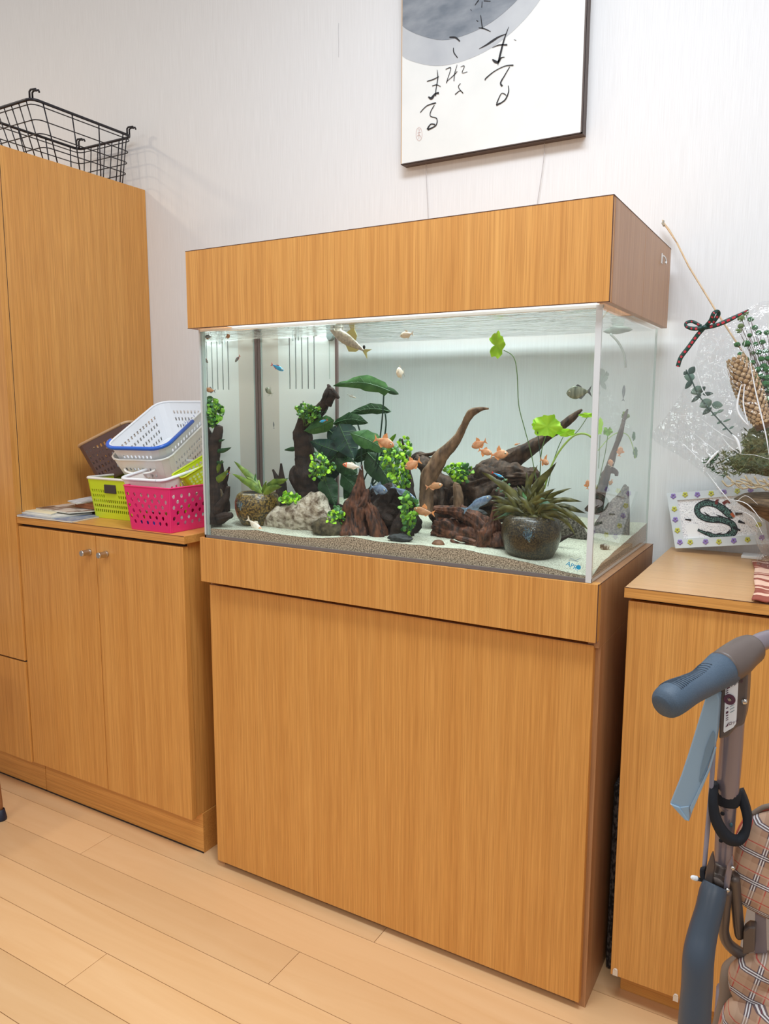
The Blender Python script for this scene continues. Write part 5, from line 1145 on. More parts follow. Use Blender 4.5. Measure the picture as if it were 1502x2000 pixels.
BYP = -0.15
bq = thing('wrapped_bouquet', 'dried flower bouquet in crinkled clear wrapping at the right edge', 'bouquet', (P(1500, 1075, BYP).x, BYP, ZC))
M['cello'] = clear('clear_cellophane', (0.975, 0.98, 0.985), 1.45, 0.05, 1.0, ((38, 38, 38), 0.8, 0.016), base=0.03)
Lb = smoothpts([(1490, 588), (1440, 612), (1380, 637), (1372, 655), (1352, 715), (1332, 765), (1300, 815), (1276, 843), (1279, 862), (1330, 892), (1372, 922), (1400, 955), (1420, 985), (1442, 1010), (1470, 1035), (1486, 1052), (1484, 1068), (1476, 1092)], 3)
def wrapfn(front):
    def fn(s, t):
        i = s*(len(Lb)-1); k = min(len(Lb)-2, int(i)); f = i-k; u0 = lerp(Lb[k][0], Lb[k+1][0], f); v0 = lerp(Lb[k][1], Lb[k+1][1], f)
        vc = 588+(1092-588)*s; u = lerp(u0, 1640 if s < .9 else 1560, t); v = lerp(v0, vc, min(1, t*1.4))
        bul = math.sin(PI*min(1, max(0, s)))**0.6*math.sin(PI*min(1, t*0.75+0.001))
        y = BYP - (0.085*bul if front else -0.07*bul)
        q = P(u, v, y); w_ = 0.006*abs(nz(q, 22, 2))+0.004*abs(nz(q, 60, 7))
        return (q.x, min(-0.004, q.y - w_*(1 if front else -1)*(0.2+bul)), q.z)
    return fn
MB().grid(60, 44, wrapfn(True)).build('clear_wrapping', M['cello'], bq)
MB().grid(40, 24, wrapfn(False)).build('clear_wrapping', M['cello'], bq)
M['fold'] = mat('crease_highlight', (0.86, 0.89, 0.93), 0.25, coat=0.5)  # pale strips stand in for highlights along the wrapping's folds
for pts, w0_ in (([(1372, 655), (1396, 662), (1408, 683)], 1.2), ([(1360, 690), (1390, 684)], 1), ([(1358, 714), (1372, 760), (1384, 778)], 1.8), ([(1300, 815), (1340, 812), (1368, 816)], 1), ([(1370, 818), (1405, 845), (1438, 862)], 1.2), ([(1345, 838), (1385, 870), (1415, 893)], 1.2), ([(1328, 862), (1350, 882), (1368, 900)], 2), ([(1378, 908), (1392, 892), (1404, 880)], 5), ([(1408, 850), (1425, 872), (1447, 887)], 1.6), ([(1430, 848), (1441, 862), (1447, 886)], 6),
   ([(1474, 605), (1460, 650), (1446, 700)], 1.2), ([(1462, 690), (1475, 760), (1496, 850), (1502, 890)], 3), ([(1448, 750), (1440, 800), (1462, 832)], 5), ([(1455, 750), (1452, 790), (1463, 835)], 3), ([(1447, 887), (1475, 889), (1502, 897)], .8), ([(1380, 922), (1405, 955), (1425, 978)], 2.5), ([(1425, 975), (1460, 985), (1490, 1020)], 2), ([(1440, 995), (1470, 1010), (1490, 1045)], 1.2), ([(1405, 700), (1402, 712), (1422, 722), (1425, 750)], 1.3), ([(1430, 990), (1455, 968), (1480, 985)], 1)):
    pp = smoothpts([(a, b_) for a, b_ in pts], 5); K = len(pp); W_ = [P(a, b_, BYP-0.095) for a, b_ in pp]
    rr = [max(0.0003, 0.5*w0_*scale_at(q)*math.sin(PI*(i+.4)/(K+.2))) for i, q in enumerate(W_)]
    MB().tube(W_, rr, 6, flat=0.3, up=(0, 1, 0)).build('crease_glint', M['fold'], bq, smooth=True)
# tied foot of the wrap
MB().lathe((P(1500, 1075, BYP).x, BYP, ZC+0.0005), [(0.022, 0), (0.016, 0.02), (0.010, 0.03), (0.02, 0.045), (0.03, 0.07)], 22).build('gathered_foot', M['cello'], bq)
# ribbon
M['rib'] = mat('dark_green_ribbon', (0.012, 0.055, 0.045), 0.5); M['rib_dot'] = mat('red_dot', (0.55, 0.03, 0.05), 0.5)
rb = thing('ribbon_bow', 'dark green ribbon bow with red dots tied on the clear wrapping', 'ribbon', P(1376, 641, -0.25))
def ribbon(pts, wpx, dots=True, y=-0.25):
    pp = smoothpts([(p[0], p[1], p[2] if len(p) > 2 else 1, p[3] if len(p) > 3 else y) for p in pts], 6); K = len(pp); vs = []; W_ = []
    for i, p in enumerate(pp):
        a = Vector(pp[max(0, i-1)][:2]); b_ = Vector(pp[min(K-1, i+1)][:2]); t = (b_-a).normalized(); n = Vector((-t.y, t.x)); pr2 = []
        for sg in (-1, 1): q = Vector(p[:2])+n*wpx*.5*p[2]*sg; pr2.append(P(q.x, q.y, p[3]))
        vs += pr2; W_.append((pr2, t))
    o = MB().add(vs, [(2*i, 2*i+1, 2*i+3, 2*i+2) for i in range(K-1)]).build('ribbon_strip', M['rib'], rb, smooth=True, solid=0.0006)
    if dots:
        acc = 0
        for i in range(1, K-1):
            acc += (Vector(pp[i][:2])-Vector(pp[i-1][:2])).length
            if acc > 9.5:
                acc = 0; a, b_ = W_[i][0]; c, d = W_[i+1][0]; e = Vector((0, -0.0008, 0))
                MB().add([a.lerp(b_, .25)+e, a.lerp(b_, .75)+e, (a.lerp(b_, .75)+(c.lerp(d, .75)-a.lerp(b_, .75))*1.2)+e, (a.lerp(b_, .25)+(c.lerp(d, .25)-a.lerp(b_, .25))*1.2)+e], [(0, 1, 2, 3)]).build('red_dot', M['rib_dot'], o)
ribbon([(1375, 640), (1362, 655), (1345, 678), (1330, 698), (1324, 716)], 8.5)
ribbon([(1375, 640, 1, -0.25), (1355, 642, 1, -0.256), (1341, 638, .8, -0.26), (1340, 631, .7, -0.252), (1352, 628, .8, -0.246), (1370, 637, .8, -0.245)], 8)
ribbon([(1377, 638, .8, -0.25), (1388, 626, 1, -0.256), (1394, 612, 1, -0.26), (1402, 608, .8, -0.252), (1403, 615, 1, -0.246), (1392, 632, .8, -0.245)], 8)
ribbon([(1377, 640), (1400, 635), (1430, 622), (1462, 605, .3)], 8)
MB().ball(P(1376, 639, -0.256), (0.005, 0.004, 0.004), 10, 6).build('knot', M['rib'], rb, smooth=True)
# eucalyptus
M['euc'] = mat('grey_green_eucalyptus', (0.12, 0.20, 0.17), 0.6, (0.20, 0.29, 0.24), (50, 50, 50)); M['euc_d'] = mat('dark_eucalyptus', (0.07, 0.11, 0.10), 0.6)
eu = thing('eucalyptus_sprig', 'grey-green eucalyptus sprig inside the clear wrapping, left side', 'sprig', P(1440, 855, -0.16))
stem(eu, [(1340, 722), (1352, 745), (1362, 768), (1378, 790), (1395, 810), (1415, 832), (1440, 858)], 1.3, -0.16, M['euc_d'])
for a, t, wd, mm in (((1346, 730), (1357, 716), 13, 'euc_d'), ((1342, 726), (1335, 732), 8, 'euc_d'), ((1357, 738), (1336, 735), 17, 'euc'), ((1352, 742), (1338, 760), 10, 'euc_d'), ((1374, 758), (1349, 768), 18, 'euc'), ((1372, 770), (1394, 768), 8, 'euc_d'), ((1370, 770), (1350, 786), 8, 'euc_d'), ((1366, 765), (1378, 755), 10, 'euc_d'), ((1390, 782), (1366, 795), 19, 'euc'), ((1390, 790), (1412, 792), 15, 'euc'), ((1390, 795), (1372, 810), 10, 'euc_d'), ((1402, 805), (1388, 812), 6, 'euc'), ((1400, 806), (1414, 800), 6, 'euc'), ((1410, 822), (1400, 828), 5, 'euc'), ((1412, 824), (1428, 818), 4, 'euc'), ((1420, 836), (1410, 840), 4, 'euc'), ((1424, 838), (1434, 832), 4, 'euc')):
    leaf(eu, a, t, wd, -0.16, M[mm], 0, 0.05, 0.85, fold=0.2)
# big woven-looking seed cone
cn = thing('seed_cone', 'long tan seed cone with overlapping scales in the bouquet', 'seed cone', P(1486, 830, -0.17))
M['cone'] = mat('tan_cone_scale', (0.52, 0.33, 0.16), 0.6, (0.78, 0.58, 0.36), (60, 60, 60))
A_, B_ = P(1438, 702, -0.17), P(1492, 838, -0.17); ax = B_-A_; kx = scale_at(A_); t_ = ax.normalized(); n1 = t_.cross(Vector((0, 1, 0))).normalized(); n2 = t_.cross(n1)
MB().tube([A_+ax*s for s in (0, .08, .25, .5, .75, 1)], [3*kx, 11*kx, 19*kx, 21*kx, 20*kx, 13*kx], 14).build('core', mat('cone_core', (0.2, 0.11, 0.05), 0.8), cn, smooth=True)
first = None
for i in range(20):
    s = 0.02+i/20*.96; rr = (23*math.sin(PI*min(1, s*.75+.16))**0.7)*kx; n_ = 11
    for j in range(n_):
        a = 2*PI*(j+(i % 2)*.5)/n_; rad = n1*math.cos(a)+n2*math.sin(a)
        if rad.y > 0.45: continue
        c = A_+ax*s+rad*rr*.93; q = (rad*0.35 - t_).normalized()
        sd = q.cross(rad).normalized(); no = sd.cross(q).normalized(); l, wd = 9.5*kx, 5.8*kx
        vs = [c-sd*wd*.7, c+sd*wd*.7, c+q*l*.7-sd*wd*.75+no*wd*.35, c+q*l*.7+sd*wd*.75+no*wd*.35, c+q*l+no*wd*.15, c+q*l*.35+no*wd*.75]
        MB().add(vs, [(0, 1, 5), (1, 3, 5), (3, 4, 5), (4, 2, 5), (2, 0, 5)]).build('scale', M['cone'], cn, smooth=True)
# green button flowers on fine twigs
gf = thing('dried_green_flowers', 'dark green button-like dried flowers on fine twigs, right edge of the bouquet', 'flower', P(1500, 900, -0.14))
M['twig'] = mat('grey_brown_twig', (0.16, 0.12, 0.11), 0.7); M['button'] = mat('green_button', (0.015, 0.09, 0.03), 0.8, (0.05, 0.22, 0.06), (300, 300, 300), bump=0.8, bdist=0.003); M['button2'] = mat('olive_button', (0.07, 0.14, 0.02), 0.8, (0.16, 0.26, 0.06), (300, 300, 300), bump=0.8, bdist=0.003)
btn = [(1456, 612, 6, 2), (1448, 622, 7, 2), (1447, 637, 6, 2), (1443, 646, 6, 2), (1466, 624, 6, 1), (1440, 673, 6, 1), (1458, 671, 8, 1), (1446, 692, 6, 1), (1482, 650, 6, 1), (1458, 702, 6, 1), (1482, 688, 6, 1), (1495, 686, 6, 1), (1487, 701, 6, 1), (1470, 708, 6, 1), (1480, 722, 7, 1), (1485, 735, 8, 1), (1498, 722, 8, 1), (1500, 700, 6, 1), (1495, 750, 8, 1), (1470, 690, 5, 1), (1504, 760, 10, 1), (1482, 752, 7, 2), (1510, 735, 9, 1), (1520, 700, 8, 1), (1515, 670, 8, 1), (1474, 640, 6, 1), (1489, 668, 6, 1), (1498, 650, 6, 1), (1476, 672, 5, 1), (1492, 715, 7, 1), (1500, 738, 8, 1), (1476, 740, 6, 2), (1490, 765, 8, 1), (1500, 780, 8, 2), (1464, 655, 5, 1)]
for i, (u, v, r_, k_) in enumerate(btn):
    k = scale_at(P(u, v, -0.14)); b = MB()
    b.ball(P(u, v, -0.14+0.01*nz((i, 0, 0), 1.3)), (r_*k, r_*k*.8, r_*k*.8), 12, 8, 0, lambda q, d: q*(1+0.25*nz(d, 6, u)))
    b.build('button_flower', M['button' if k_ == 1 else 'button2'], gf, smooth=True)
    bu, bv = 1500+(u-1480)*.25, 770
    MB().tube([P(*q, -0.14) for q in smoothpts([(u, v), ((u+bu)/2+6, (v+bv)/2), (bu, bv), (1505, 860)], 3)], 0.0007, 5).build('twig', M['twig'], gf)
for i in range(9):
    u0, v0 = 1462+i*5, 640+random.random()*120
    MB().tube([P(*q, -0.135) for q in ((u0, v0), (u0+random.uniform(-4, 12), v0+22), (1490+i*.6, 830))], 0.0005, 4).build('twig', M['twig'], gf)
# moss, root strings, pot
M['moss'] = mat('olive_moss', (0.07, 0.085, 0.03), 0.95, (0.22, 0.24, 0.11), (160, 160, 160), (0.35, 0.65), bump=1.0, bdist=0.006)
M['moss_dk'] = mat('dark_green_moss', (0.02, 0.06, 0.03), 0.95, (0.07, 0.13, 0.06), (200, 200, 200))
ms = MB(); random.seed(3)
for i in range(1500):
    u = random.uniform(1372, 1600); t = random.random(); v = 888+abs(u-1450)*0.02+t*48-10*math.sin((u-1372)/60)
    if u < 1410 and abs(v-905) > (u-1368)*.45+4: continue
    if i % 5 == 0: u = random.uniform(1448, 1600); v = random.uniform(838, 900)
    y = BYP+random.uniform(-0.055, 0.02); c = P(u, v, y); d = Vector((random.uniform(-1, 1), random.uniform(-1, .3), random.uniform(-.6, .9))).normalized()*random.uniform(0.004, 0.009)
    e = Vector((random.uniform(-1, 1), random.uniform(-1, 1), random.uniform(-1, 1))).normalized()*0.0012
    ms.add([c-d, c+e*1.3, c+d, c-e*1.3], [(0, 1, 2, 3)], 1 if (u < 1402 or i % 7 == 0) else 0)
mo_ = thing('moss_clump', 'cushion of olive moss filling the bouquet base', 'moss', P(1490, 935, BYP))
f_ = ms.build('moss_strands', [M['moss'], M['moss_dk']], mo_); f_['kind'] = 'stuff'
mb_ = MB()
mb_.ball(P(1545, 905, BYP+0.01), (0.105, 0.045, 0.028), 26, 14, 0, lambda q, d: q*(1+0.3*nz(d, 3, 1)+0.15*nz(d, 8, 3))); mb_.ball(P(1485, 862, BYP+0.01), (0.030, 0.025, 0.032), 18, 12, 0, lambda q, d: q*(1+0.3*nz(d, 3, 6)))
mb_.build('moss_cushion', M['moss'], mo_, smooth=True)
M['rootc'] = mat('beige_root_fibre', (0.38, 0.30, 0.18), 0.8, (0.52, 0.44, 0.30), (90, 90, 90)); M['rattan'] = mat('brown_rattan', (0.06, 0.038, 0.022), 0.85, (0.20, 0.13, 0.07), (40, 40, 160))
kb = thing('flower_base', 'brown fibre-wrapped base under the bouquet moss', 'flower base', P(1545, 1060, BYP))
MB().lathe((P(1545, 960, BYP).x, BYP, ZC+0.0003), [(0.02, 0.0), (0.016, 0.04), (0.02, 0.085), (0.07, 0.115), (0.10, 0.135), (0.085, 0.145), (0.02, 0.145)], 28).build('base_bowl', M['rattan'], kb, smooth=True)
for i in range(16):
    u0 = 1410+i*9; MB().tube([P(*q, BYP-0.075) for q in smoothpts([(u0, 932+random.uniform(-4, 8)), (u0+12, 944+random.uniform(-5, 8)), (u0+28, 948+random.uniform(-6, 6)), (u0+42, 955+random.uniform(-8, 8))], 3)], 0.0017, 6).build('root_strand', M['rootc'], kb, smooth=True)

# ================================================================== ROLLATOR
ro = thing('walking_frame', 'folding walker with blue-grey grip and checked cushions, lower right corner', 'walker', (1.22, -0.86, 0))
M['grip'] = mat('blue_grey_rubber', (0.05, 0.083, 0.125), 0.55, (0.065, 0.102, 0.15), (900, 900, 900), bump=0.15); M['lever'] = mat('blue_grey_lever', (0.25, 0.37, 0.49), 0.35); M['taupe'] = mat('taupe_plastic', (0.115, 0.088, 0.078), 0.4)
M['tube'] = mat('mauve_grey_tube', (0.235, 0.20, 0.23), 0.3, metal=0.35, coat=0.4); M['tube_d'] = mat('brown_grey_bracket', (0.12, 0.095, 0.085), 0.35, metal=0.4); M['sticker'] = mat('white_sticker', (0.85, 0.88, 0.92), 0.4); M['purple'] = mat('purple_print', (0.10, 0.03, 0.06), 0.5)
M['strap'] = mat('black_velcro', (0.008, 0.010, 0.016), 0.85); M['screw'] = mat('steel_screw', (0.6, 0.58, 0.56), 0.25, metal=1.0); M['pad'] = mat('dark_blue_foam', (0.045, 0.065, 0.095), 0.4)
def T(pts, y=None, n=14, flat=1.0, sub=4, bump=None):
    pp = smoothpts([tuple(p) for p in pts], sub); W_ = [P(p[0], p[1], p[3]) for p in pp]; return MB().tube(W_, [p[2]*scale_at(q) for p, q in zip(pp, W_)], n, flat=flat, bump=bump)
g_ = T([(1292, 1380, 22, -1.06), (1300, 1374, 31, -1.055), (1318, 1362, 33, -1.045), (1345, 1348, 29, -1.025), (1370, 1336, 28, -1.0), (1395, 1318, 32, -0.975), (1412, 1306, 35, -0.955), (1418, 1302, 33, -0.95)], n=24)
gr = g_.build('grip', M['grip'], ro, smooth=True)
gp_ = smoothpts([(1292, 1380, 22, -1.06), (1300, 1374, 31, -1.055), (1318, 1362, 33, -1.045), (1345, 1348, 29, -1.025), (1370, 1336, 28, -1.0), (1395, 1318, 32, -0.975), (1412, 1306, 35, -0.955)], 12)
gp_ = [q for q in gp_ if 1312 < q[0] < 1386]; gax = (P(gp_[-1][0], gp_[-1][1], gp_[-1][3])-P(gp_[0][0], gp_[0][1], gp_[0][3])).normalized()
for i, q_ in enumerate(gp_):              # fine ribs round the upper side of the grip
    if i % 2: continue
    c = P(q_[0], q_[1], q_[3]); vw = (CAM-c).normalized(); vw = (vw-gax*vw.dot(gax)).normalized(); upv = gax.cross(vw); upv = -upv if upv.z < 0 else upv
    rr_ = q_[2]*scale_at(c)*1.012; t = i/len(gp_)
    MB().tube([c+(upv*math.sin(R(a))+vw*math.cos(R(a)))*rr_ for a in range(12 + int(28*t), 125, 8)], 0.0006, 5).build('grip_rib', M['pad'], gr, smooth=True)
T([(1410, 1306, 33, -0.96), (1432, 1292, 35, -0.94), (1452, 1276, 32, -0.92), (1466, 1268, 29, -0.905)], n=22).build('clamp_sleeve', M['taupe'], ro, smooth=True)
T([(1455, 1276, 19, -0.915), (1478, 1258, 18, -0.90), (1500, 1249, 18, -0.885), (1530, 1246, 18, -0.87), (1600, 1250, 18, -0.85), (1650, 1290, 18, -0.84)], n=18).build('handle_tube', M['tube'], ro, smooth=True)
# brake housing: a solid plate below the sleeve
def prism(px, y0_, y1_, m, nm, par=None, bevel=0.002):
    a = [P(u, v, y0_) for u, v in px]; dy_ = y1_-y0_; b_ = [p+Vector((0, dy_, 0)) for p in a]; n = len(px)
    return MB().add(a+b_, [tuple(range(n)), tuple(reversed(range(n, 2*n)))]+[(i, i+n, (i+1) % n+n, (i+1) % n) for i in range(n)]).build(nm, m, par or ro, bevel=bevel)
hs = prism([(1407, 1335), (1412, 1318), (1462, 1285), (1461, 1330), (1458, 1385), (1454, 1412), (1450, 1418), (1438, 1421), (1422, 1440), (1404, 1444)], -0.945, -0.905, M['taupe'], 'brake_housing')
def onp(u, v, y=-0.9458): return P(u, v, y)
prism([(1417, 1342), (1421, 1336), (1441, 1324), (1442.5, 1326), (1438, 1413), (1432, 1421), (1415, 1431), (1413, 1429)], -0.9458, -0.9448, M['sticker'], 'brake_label', hs, bevel=0)
def mark(px, m='purple', nm='label_mark'): prism(px, -0.9464, -0.9456, M[m], nm, hs, bevel=0)
mark([(1423, 1338), (1426, 1343), (1418.5, 1347.5)]); mark([(1417, 1420.5), (1423.5, 1410.5), (1422, 1418)])
for v, h_ in ((1349, 1.4), (1353, 1.6), (1382.5, 1.6), (1390, 4), (1397, 1.6), (1402, 1.4), (1406, 1.2)): mark([(1418, v+.8), (1422.5, v-1.2), (1422.3, v-1.2+h_), (1417.8, v+.8+h_)])
for v in (1379, 1384.5, 1390.5): mark([(1426, v+1), (1434.5, v-3.5), (1434.3, v-2.3), (1426, v+2.2)], 'grey_pen')
c = onp(1425, 1366, -0.9462); MB().lathe(c, [(0.0022, 0), (0.0058, 0), (0.0058, 0.0006), (0.0022, 0.0006)], 24, axis=(0, -1, 0)).build('label_ring', M['purple'], hs)
MB().lathe(c, [(0.0001, 0.0), (0.0019, 0), (0.0016, 0.0014), (0.0001, 0.0014)], 14, axis=(0, -1, 0)).build('screw', M['screw'], hs)
for s_, u, v in (('ブレーキ', 1426.5, 1342), ('ロック', 1423.5, 1417)):
    sh = Matrix.Identity(4); sh[1][0] = 0.62
    text_mesh(s_, 0.0046, M['purple'], hs, Matrix.Translation(onp(u, v, -0.9462)) @ Matrix.Rotation(R(90), 4, 'X') @ sh @ Matrix.Diagonal((0.66, 1.0, 1, 1)), 'label_lettering')
for u, v in ((1438.5, 1305), (1454, 1370)):
    MB().lathe(P(u, v, -0.947), [(0.0001, 0), (0.0032, 0), (0.0028, 0.002), (0.0001, 0.002)], 16, axis=(0, -1, 0)).build('screw', M['screw'], hs, smooth=True)
T([(1432, 1400, 21, -0.915), (1428, 1460, 21, -0.91), (1422, 1530, 21, -0.905), (1417, 1575, 20, -0.90)], n=20).build('upright_tube', M['tube'], ro, smooth=True)
T([(1421, 1545, 18.5, -0.903), (1417, 1600, 18, -0.90), (1414, 1650, 17, -0.90), (1412, 1695, 16, -0.90)], n=20).build('inner_tube', M['tube'], ro, smooth=True)
for u, v in ((1411, 1589), (1408, 1642)): MB().ball(P(u, v, -0.9125), (0.0024, 0.001, 0.0024), 10, 6).build('adjuster_hole', M['strap'], ro, smooth=True)
MB().ball(P(1428, 1611, -0.9118), (0.0018, 0.001, 0.0028), 8, 6).build('adjuster_slot', mat('teal_slot', (0.05, 0.13, 0.17), 0.5), ro, smooth=True)
# brake lever, the hollow in its flank drawn as painted shade
lv = prism([(1379, 1360), (1390, 1352), (1400, 1353), (1405, 1365), (1402, 1405), (1400, 1435), (1397, 1455), (1380, 1510), (1365, 1553), (1357, 1572), (1333, 1580), (1308, 1570), (1318, 1545), (1330, 1515), (1345, 1470), (1358, 1428), (1368, 1395)], -0.965, -0.943, M['lever'], 'brake_lever', bevel=0.0015)
prism([(1308, 1570), (1327, 1577), (1345, 1604), (1338, 1603)], -0.967, -0.945, M['lever'], 'lever_lip', lv, bevel=0.001)
prism([(1327, 1577), (1347, 1574), (1346, 1605), (1342, 1603)], -0.966, -0.944, M['lever'], 'lever_lip', lv, bevel=0.001)
M['lever_shade'] = mat('lever_recess_shade', (0.16, 0.245, 0.33), 0.45)
prism([(1388, 1436), (1393, 1428), (1397, 1436), (1395, 1455), (1386, 1482), (1373, 1512), (1366, 1528), (1369, 1500), (1378, 1462)], -0.9665, -0.9645, M['lever_shade'], 'lever_recess_shade', lv, bevel=0)
prism([(1347, 1578), (1358, 1556), (1384, 1500), (1396, 1460), (1399, 1462), (1386, 1506), (1362, 1562), (1350, 1590)], -0.9685, -0.9645, M['lever'], 'lever_edge', lv, bevel=0.0005)
T([(1395, 1440, 4.5, -0.925), (1389, 1540, 4.5, -0.922), (1382, 1620, 4.5, -0.92), (1375, 1700, 4.2, -0.918)], n=10).build('brake_rod', mat('grey_blue_rod', (0.25, 0.25, 0.33), 0.35), ro, smooth=True)
# velcro strap: collar and hanging loop
T([(1421, 1540, 25, -0.9), (1419, 1552, 26, -0.9), (1417, 1566, 25, -0.9)], n=20).build('strap_collar', M['strap'], ro, smooth=True)
def band(pts, wpx, m, nm, y):
    pp = smoothpts(pts, 6); K = len(pp); vs = []
    for i, p in enumerate(pp):
        k = scale_at(P(p[0], p[1], y)); a = P(p[0], p[1], p[2]); vs += [a - Vector((0, wpx*k/2, 0)), a+Vector((0, wpx*k/2, 0))]
    return MB().add(vs, [(2*i, 2*i+1, 2*i+3, 2*i+2) for i in range(K-1)]).build(nm, m, ro, smooth=True, solid=0.0085)
band([(1396, 1530, -0.915), (1393, 1560, -0.925), (1396, 1592, -0.93), (1408, 1620, -0.93), (1425, 1638, -0.925), (1442, 1640, -0.915), (1456, 1625, -0.905), (1460, 1598, -0.90), (1454, 1570, -0.895), (1444, 1545, -0.89)], 26, M['strap'], 'strap_loop', -0.92)
# hinge
prism([(1388, 1672), (1392, 1665), (1396, 1690), (1390, 1735), (1378, 1748), (1372, 1740), (1378, 1700)], -0.925, -0.918, M['tube_d'], 'hinge_plate')
prism([(1420, 1690), (1430, 1672), (1432, 1690), (1422, 1748), (1412, 1745), (1414, 1720)], -0.925, -0.918, M['tube'], 'hinge_plate')
T([(1412, 1690, 16, -0.905), (1405, 1712, 15, -0.91), (1398, 1728, 20, -0.92)], n=16).build('hinge_pin_block', M['tube_d'], ro, smooth=True)
for u, v in ((1431, 1694), (1421, 1737)): MB().lathe(P(u, v, -0.927), [(0.0001, 0), (0.0026, 0), (0.002, 0.003), (0.0001, 0.003)], 12, axis=(0.2, -1, 0)).build('rivet', M['screw'], ro, smooth=True)
T([(1372, 1719, 4, -0.92), (1360, 1716, 4, -0.925)], n=10).build('bolt', M['screw'], ro, smooth=True); T([(1361, 1716, 5, -0.925), (1353, 1714, 4.5, -0.928), (1351, 1713.5, 2, -0.93)], n=12).build('bolt_cap', M['sticker'], ro, smooth=True)
prism([(1366, 1698), (1378, 1695), (1376, 1706), (1380, 1728), (1371, 1728), (1366, 1712)], -0.925, -0.918, M['strap'], 'cable_clip')
# padded arm tube
T([(1397, 1728, 22, -0.925), (1392, 1745, 25, -0.93), (1384, 1780, 25, -0.94), (1372, 1825, 27, -0.95), (1364, 1870, 29, -0.96), (1361, 1930, 29, -0.965), (1356, 2000, 30, -0.97), (1352, 2080, 31, -0.97), (1350, 2200, 31, -0.965)], n=24).build('padded_arm', M['pad'], ro, smooth=True)
T([(1420, 1735, 10, -0.90), (1415, 1790, 10, -0.895), (1414, 1820, 10, -0.89), (1424, 1845, 11, -0.885), (1455, 1868, 12, -0.88)], n=14).build('cross_tube', M['tube_d'], ro, smooth=True)
T([(1433, 1710, 11, -0.90), (1438, 1760, 11, -0.89), (1444, 1820, 10, -0.885), (1447, 1833, 7, -0.885)], n=14).build('cross_tube', M['tube_d'], ro, smooth=True)
prism([(1452, 1818), (1462, 1810), (1476, 1812), (1474, 1860), (1450, 1866)], -0.9, -0.885, M['tube_d'], 'corner_bracket')
prism([(1475, 1762), (1495, 1766), (1498, 1870), (1474, 1864)], -0.885, -0.882, mat('mauve_webbing', (0.22, 0.18, 0.19), 0.8), 'webbing', bevel=0)
# checked cloth
def plaid():
    m = bpy.data.materials.new('beige_check_cloth'); m.use_nodes = True; nt = m.node_tree; N = nt.nodes; L = nt.links; b = N['Principled BSDF']; b.inputs['Roughness'].default_value = 0.85
    tc = N.new('ShaderNodeTexCoord'); mp = N.new('ShaderNodeMapping'); mp.inputs['Rotation'].default_value = (0, R(-12), 0); L.new(tc.outputs['Object'], mp.inputs[0])
    sx = N.new('ShaderNodeSeparateXYZ'); L.new(mp.outputs[0], sx.inputs[0])
    def bandm(src, period, off, w_):
        a = N.new('ShaderNodeMath'); a.operation = 'MULTIPLY_ADD'; a.inputs[1].default_value = 1/period; a.inputs[2].default_value = off; L.new(src, a.inputs[0])
        f = N.new('ShaderNodeMath'); f.operation = 'FRACT'; L.new(a.outputs[0], f.inputs[0])
        c = N.new('ShaderNodeMath'); c.operation = 'COMPARE'; c.inputs[1].default_value = 0.5; c.inputs[2].default_value = w_/period/2; L.new(f.outputs[0], c.inputs[0]); return c.outputs[0]
    col = None
    def over(f, c, op=1.0):
        nonlocal col
        x = N.new('ShaderNodeMix'); x.data_type = 'RGBA'; mm_ = N.new('ShaderNodeMath'); mm_.operation = 'MULTIPLY'; mm_.inputs[1].default_value = op
        L.new(f, mm_.inputs[0]); L.new(mm_.outputs[0], x.inputs['Factor']); x.inputs['B'].default_value = (*c, 1)
        if col is None: x.inputs['A'].default_value = (0.40, 0.245, 0.165, 1)
        else: L.new(col, x.inputs['A'])
        col = x.outputs['Result']
    X, Z = sx.outputs['X'], sx.outputs['Z']
    for s_, p_ in ((X, 0.034), (Z, 0.034)):
        over(bandm(s_, p_, 0.0, 0.013), (0.55, 0.38, 0.27), .5)
        over(bandm(s_, p_, 0.5, 0.0065), (0.045, 0.04, 0.08), .75)
        over(bandm(s_, p_, 0.54, 0.0012), (0.78, 0.78, 0.8), .9); over(bandm(s_, p_, 0.46, 0.0012), (0.78, 0.78, 0.8), .9)
        over(bandm(s_, p_, 0.12, 0.0012), (0.50, 0.04, 0.04), .8)
    L.new(col, b.inputs['Base Color']); return m
M['plaid'] = plaid(); M['taupe_cloth'] = mat('taupe_piping_cloth', (0.21, 0.16, 0.125), 0.85); M['red_pipe'] = mat('red_piping', (0.45, 0.08, 0.05), 0.7)
def cushion(px, y, depth, m, nm, amp=0.0):
    pp = smoothpts(px+[px[0]], 5)[:-1]; n = len(pp); cu_, cv_ = sum(p[0] for p in pp)/n, sum(p[1] for p in pp)/n; b = MB(); rings = []
    for s, d in ((1.0, 0), (0.985, .45), (0.93, .8), (0.8, .95), (0.5, 1.0), (0.02, 1.0)):
        for p in pp:
            u, v = cu_+(p[0]-cu_)*s, cv_+(p[1]-cv_)*s; q = P(u, v, y); q.y -= depth*(d + amp*math.sin(u*.09)*math.sin(v*.07)*(1 if d > .5 else 0)); b.v.append(tuple(q))
    for i in range(5):
        for j in range(n): a = i*n+j; c_ = i*n+(j+1) % n; b.f.append((a, a+n, c_+n, c_)); b.m.append(0)
    return b.build(nm, m, ro, smooth=True, solid=0.002), pp
c1, pp1 = cushion([(1432, 1680), (1436, 1645), (1448, 1612), (1466, 1592), (1500, 1580), (1560, 1574), (1640, 1580), (1680, 1640), (1680, 1740), (1600, 1790), (1520, 1783), (1475, 1764), (1446, 1745), (1434, 1715)], -0.865, 0.03, M['plaid'], 'backrest_cushion')
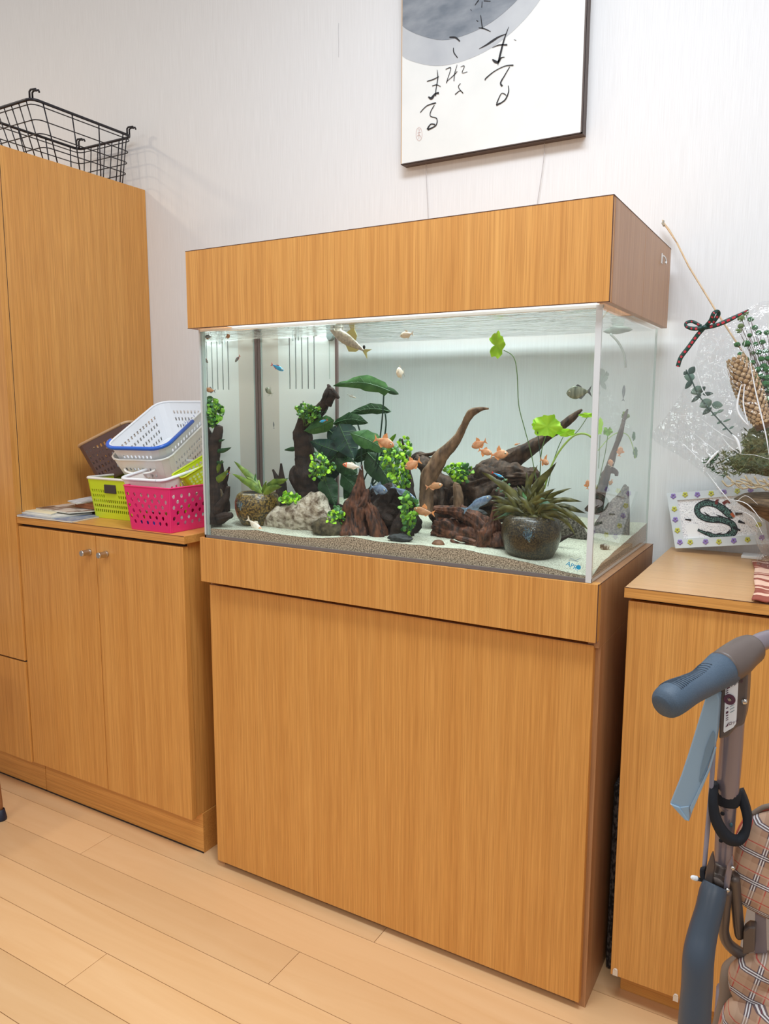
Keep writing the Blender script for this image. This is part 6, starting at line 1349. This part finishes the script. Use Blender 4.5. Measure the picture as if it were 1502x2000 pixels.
MB().tube([P(u, v, -0.868) for u, v in pp1+[pp1[0]]], 0.0022, 6, cap=False).build('piping', M['red_pipe'], c1, smooth=True)
T([(1470, 1590, 5, -0.87), (1485, 1580, 5, -0.87), (1502, 1574, 5, -0.87), (1560, 1568, 5, -0.87), (1640, 1574, 5, -0.87)], n=8).build('cushion_edge', M['taupe_cloth'], ro, smooth=True)
cushion([(1408, 1905), (1412, 1885), (1425, 1872), (1446, 1862), (1500, 1858), (1680, 1860), (1690, 2060), (1400, 2060), (1392, 2010), (1400, 1970), (1406, 1940)], -0.865, 0.022, M['taupe_cloth'], 'seat_side')
cushion([(1424, 1895), (1432, 1880), (1455, 1866), (1520, 1862), (1680, 1870), (1680, 1990), (1540, 1990), (1470, 1965), (1436, 1938), (1426, 1918)], -0.884, 0.02, M['plaid'], 'seat_cushion', 0.12)
cushion([(1404, 2000), (1415, 1965), (1440, 1945), (1500, 1952), (1690, 1965), (1690, 2100), (1400, 2100), (1396, 2040)], -0.892, 0.03, M['plaid'], 'seat_cushion', 0.06)
# legs and wheels below the frame of the photo
for x_, y_ in ((1.17, -0.93), (1.17, -0.70), (1.50, -0.93), (1.50, -0.70)):
    MB().tube([(x_, y_, 0.10), (x_+0.005, y_*0.5-0.40, 0.34)], 0.0115, 12).build('leg', M['tube'], ro, smooth=True)
    wv = MB().lathe((x_-0.012, y_, 0.06), [(0.0001, 0), (0.05, 0), (0.06, 0.004), (0.06, 0.02), (0.05, 0.024), (0.0001, 0.024)], 28, axis=(1, 0, 0)).build('wheel', M['strap'], ro, smooth=True)
    MB().lathe((x_-0.014, y_, 0.06), [(0.0001, 0), (0.018, 0), (0.018, 0.028), (0.0001, 0.028)], 16, axis=(1, 0, 0)).build('hub', M['screw'], wv)
MB().tube([(1.50, -0.83, 0.33), (1.50, -0.86, 0.80), (1.46, -0.85, 0.86)], 0.0115, 12).build('upright_tube', M['tube'], ro, smooth=True)
bx('seat_board', M['taupe_cloth'], ro, 1.19, 1.49, -0.87, -0.62, 0.40, 0.42)
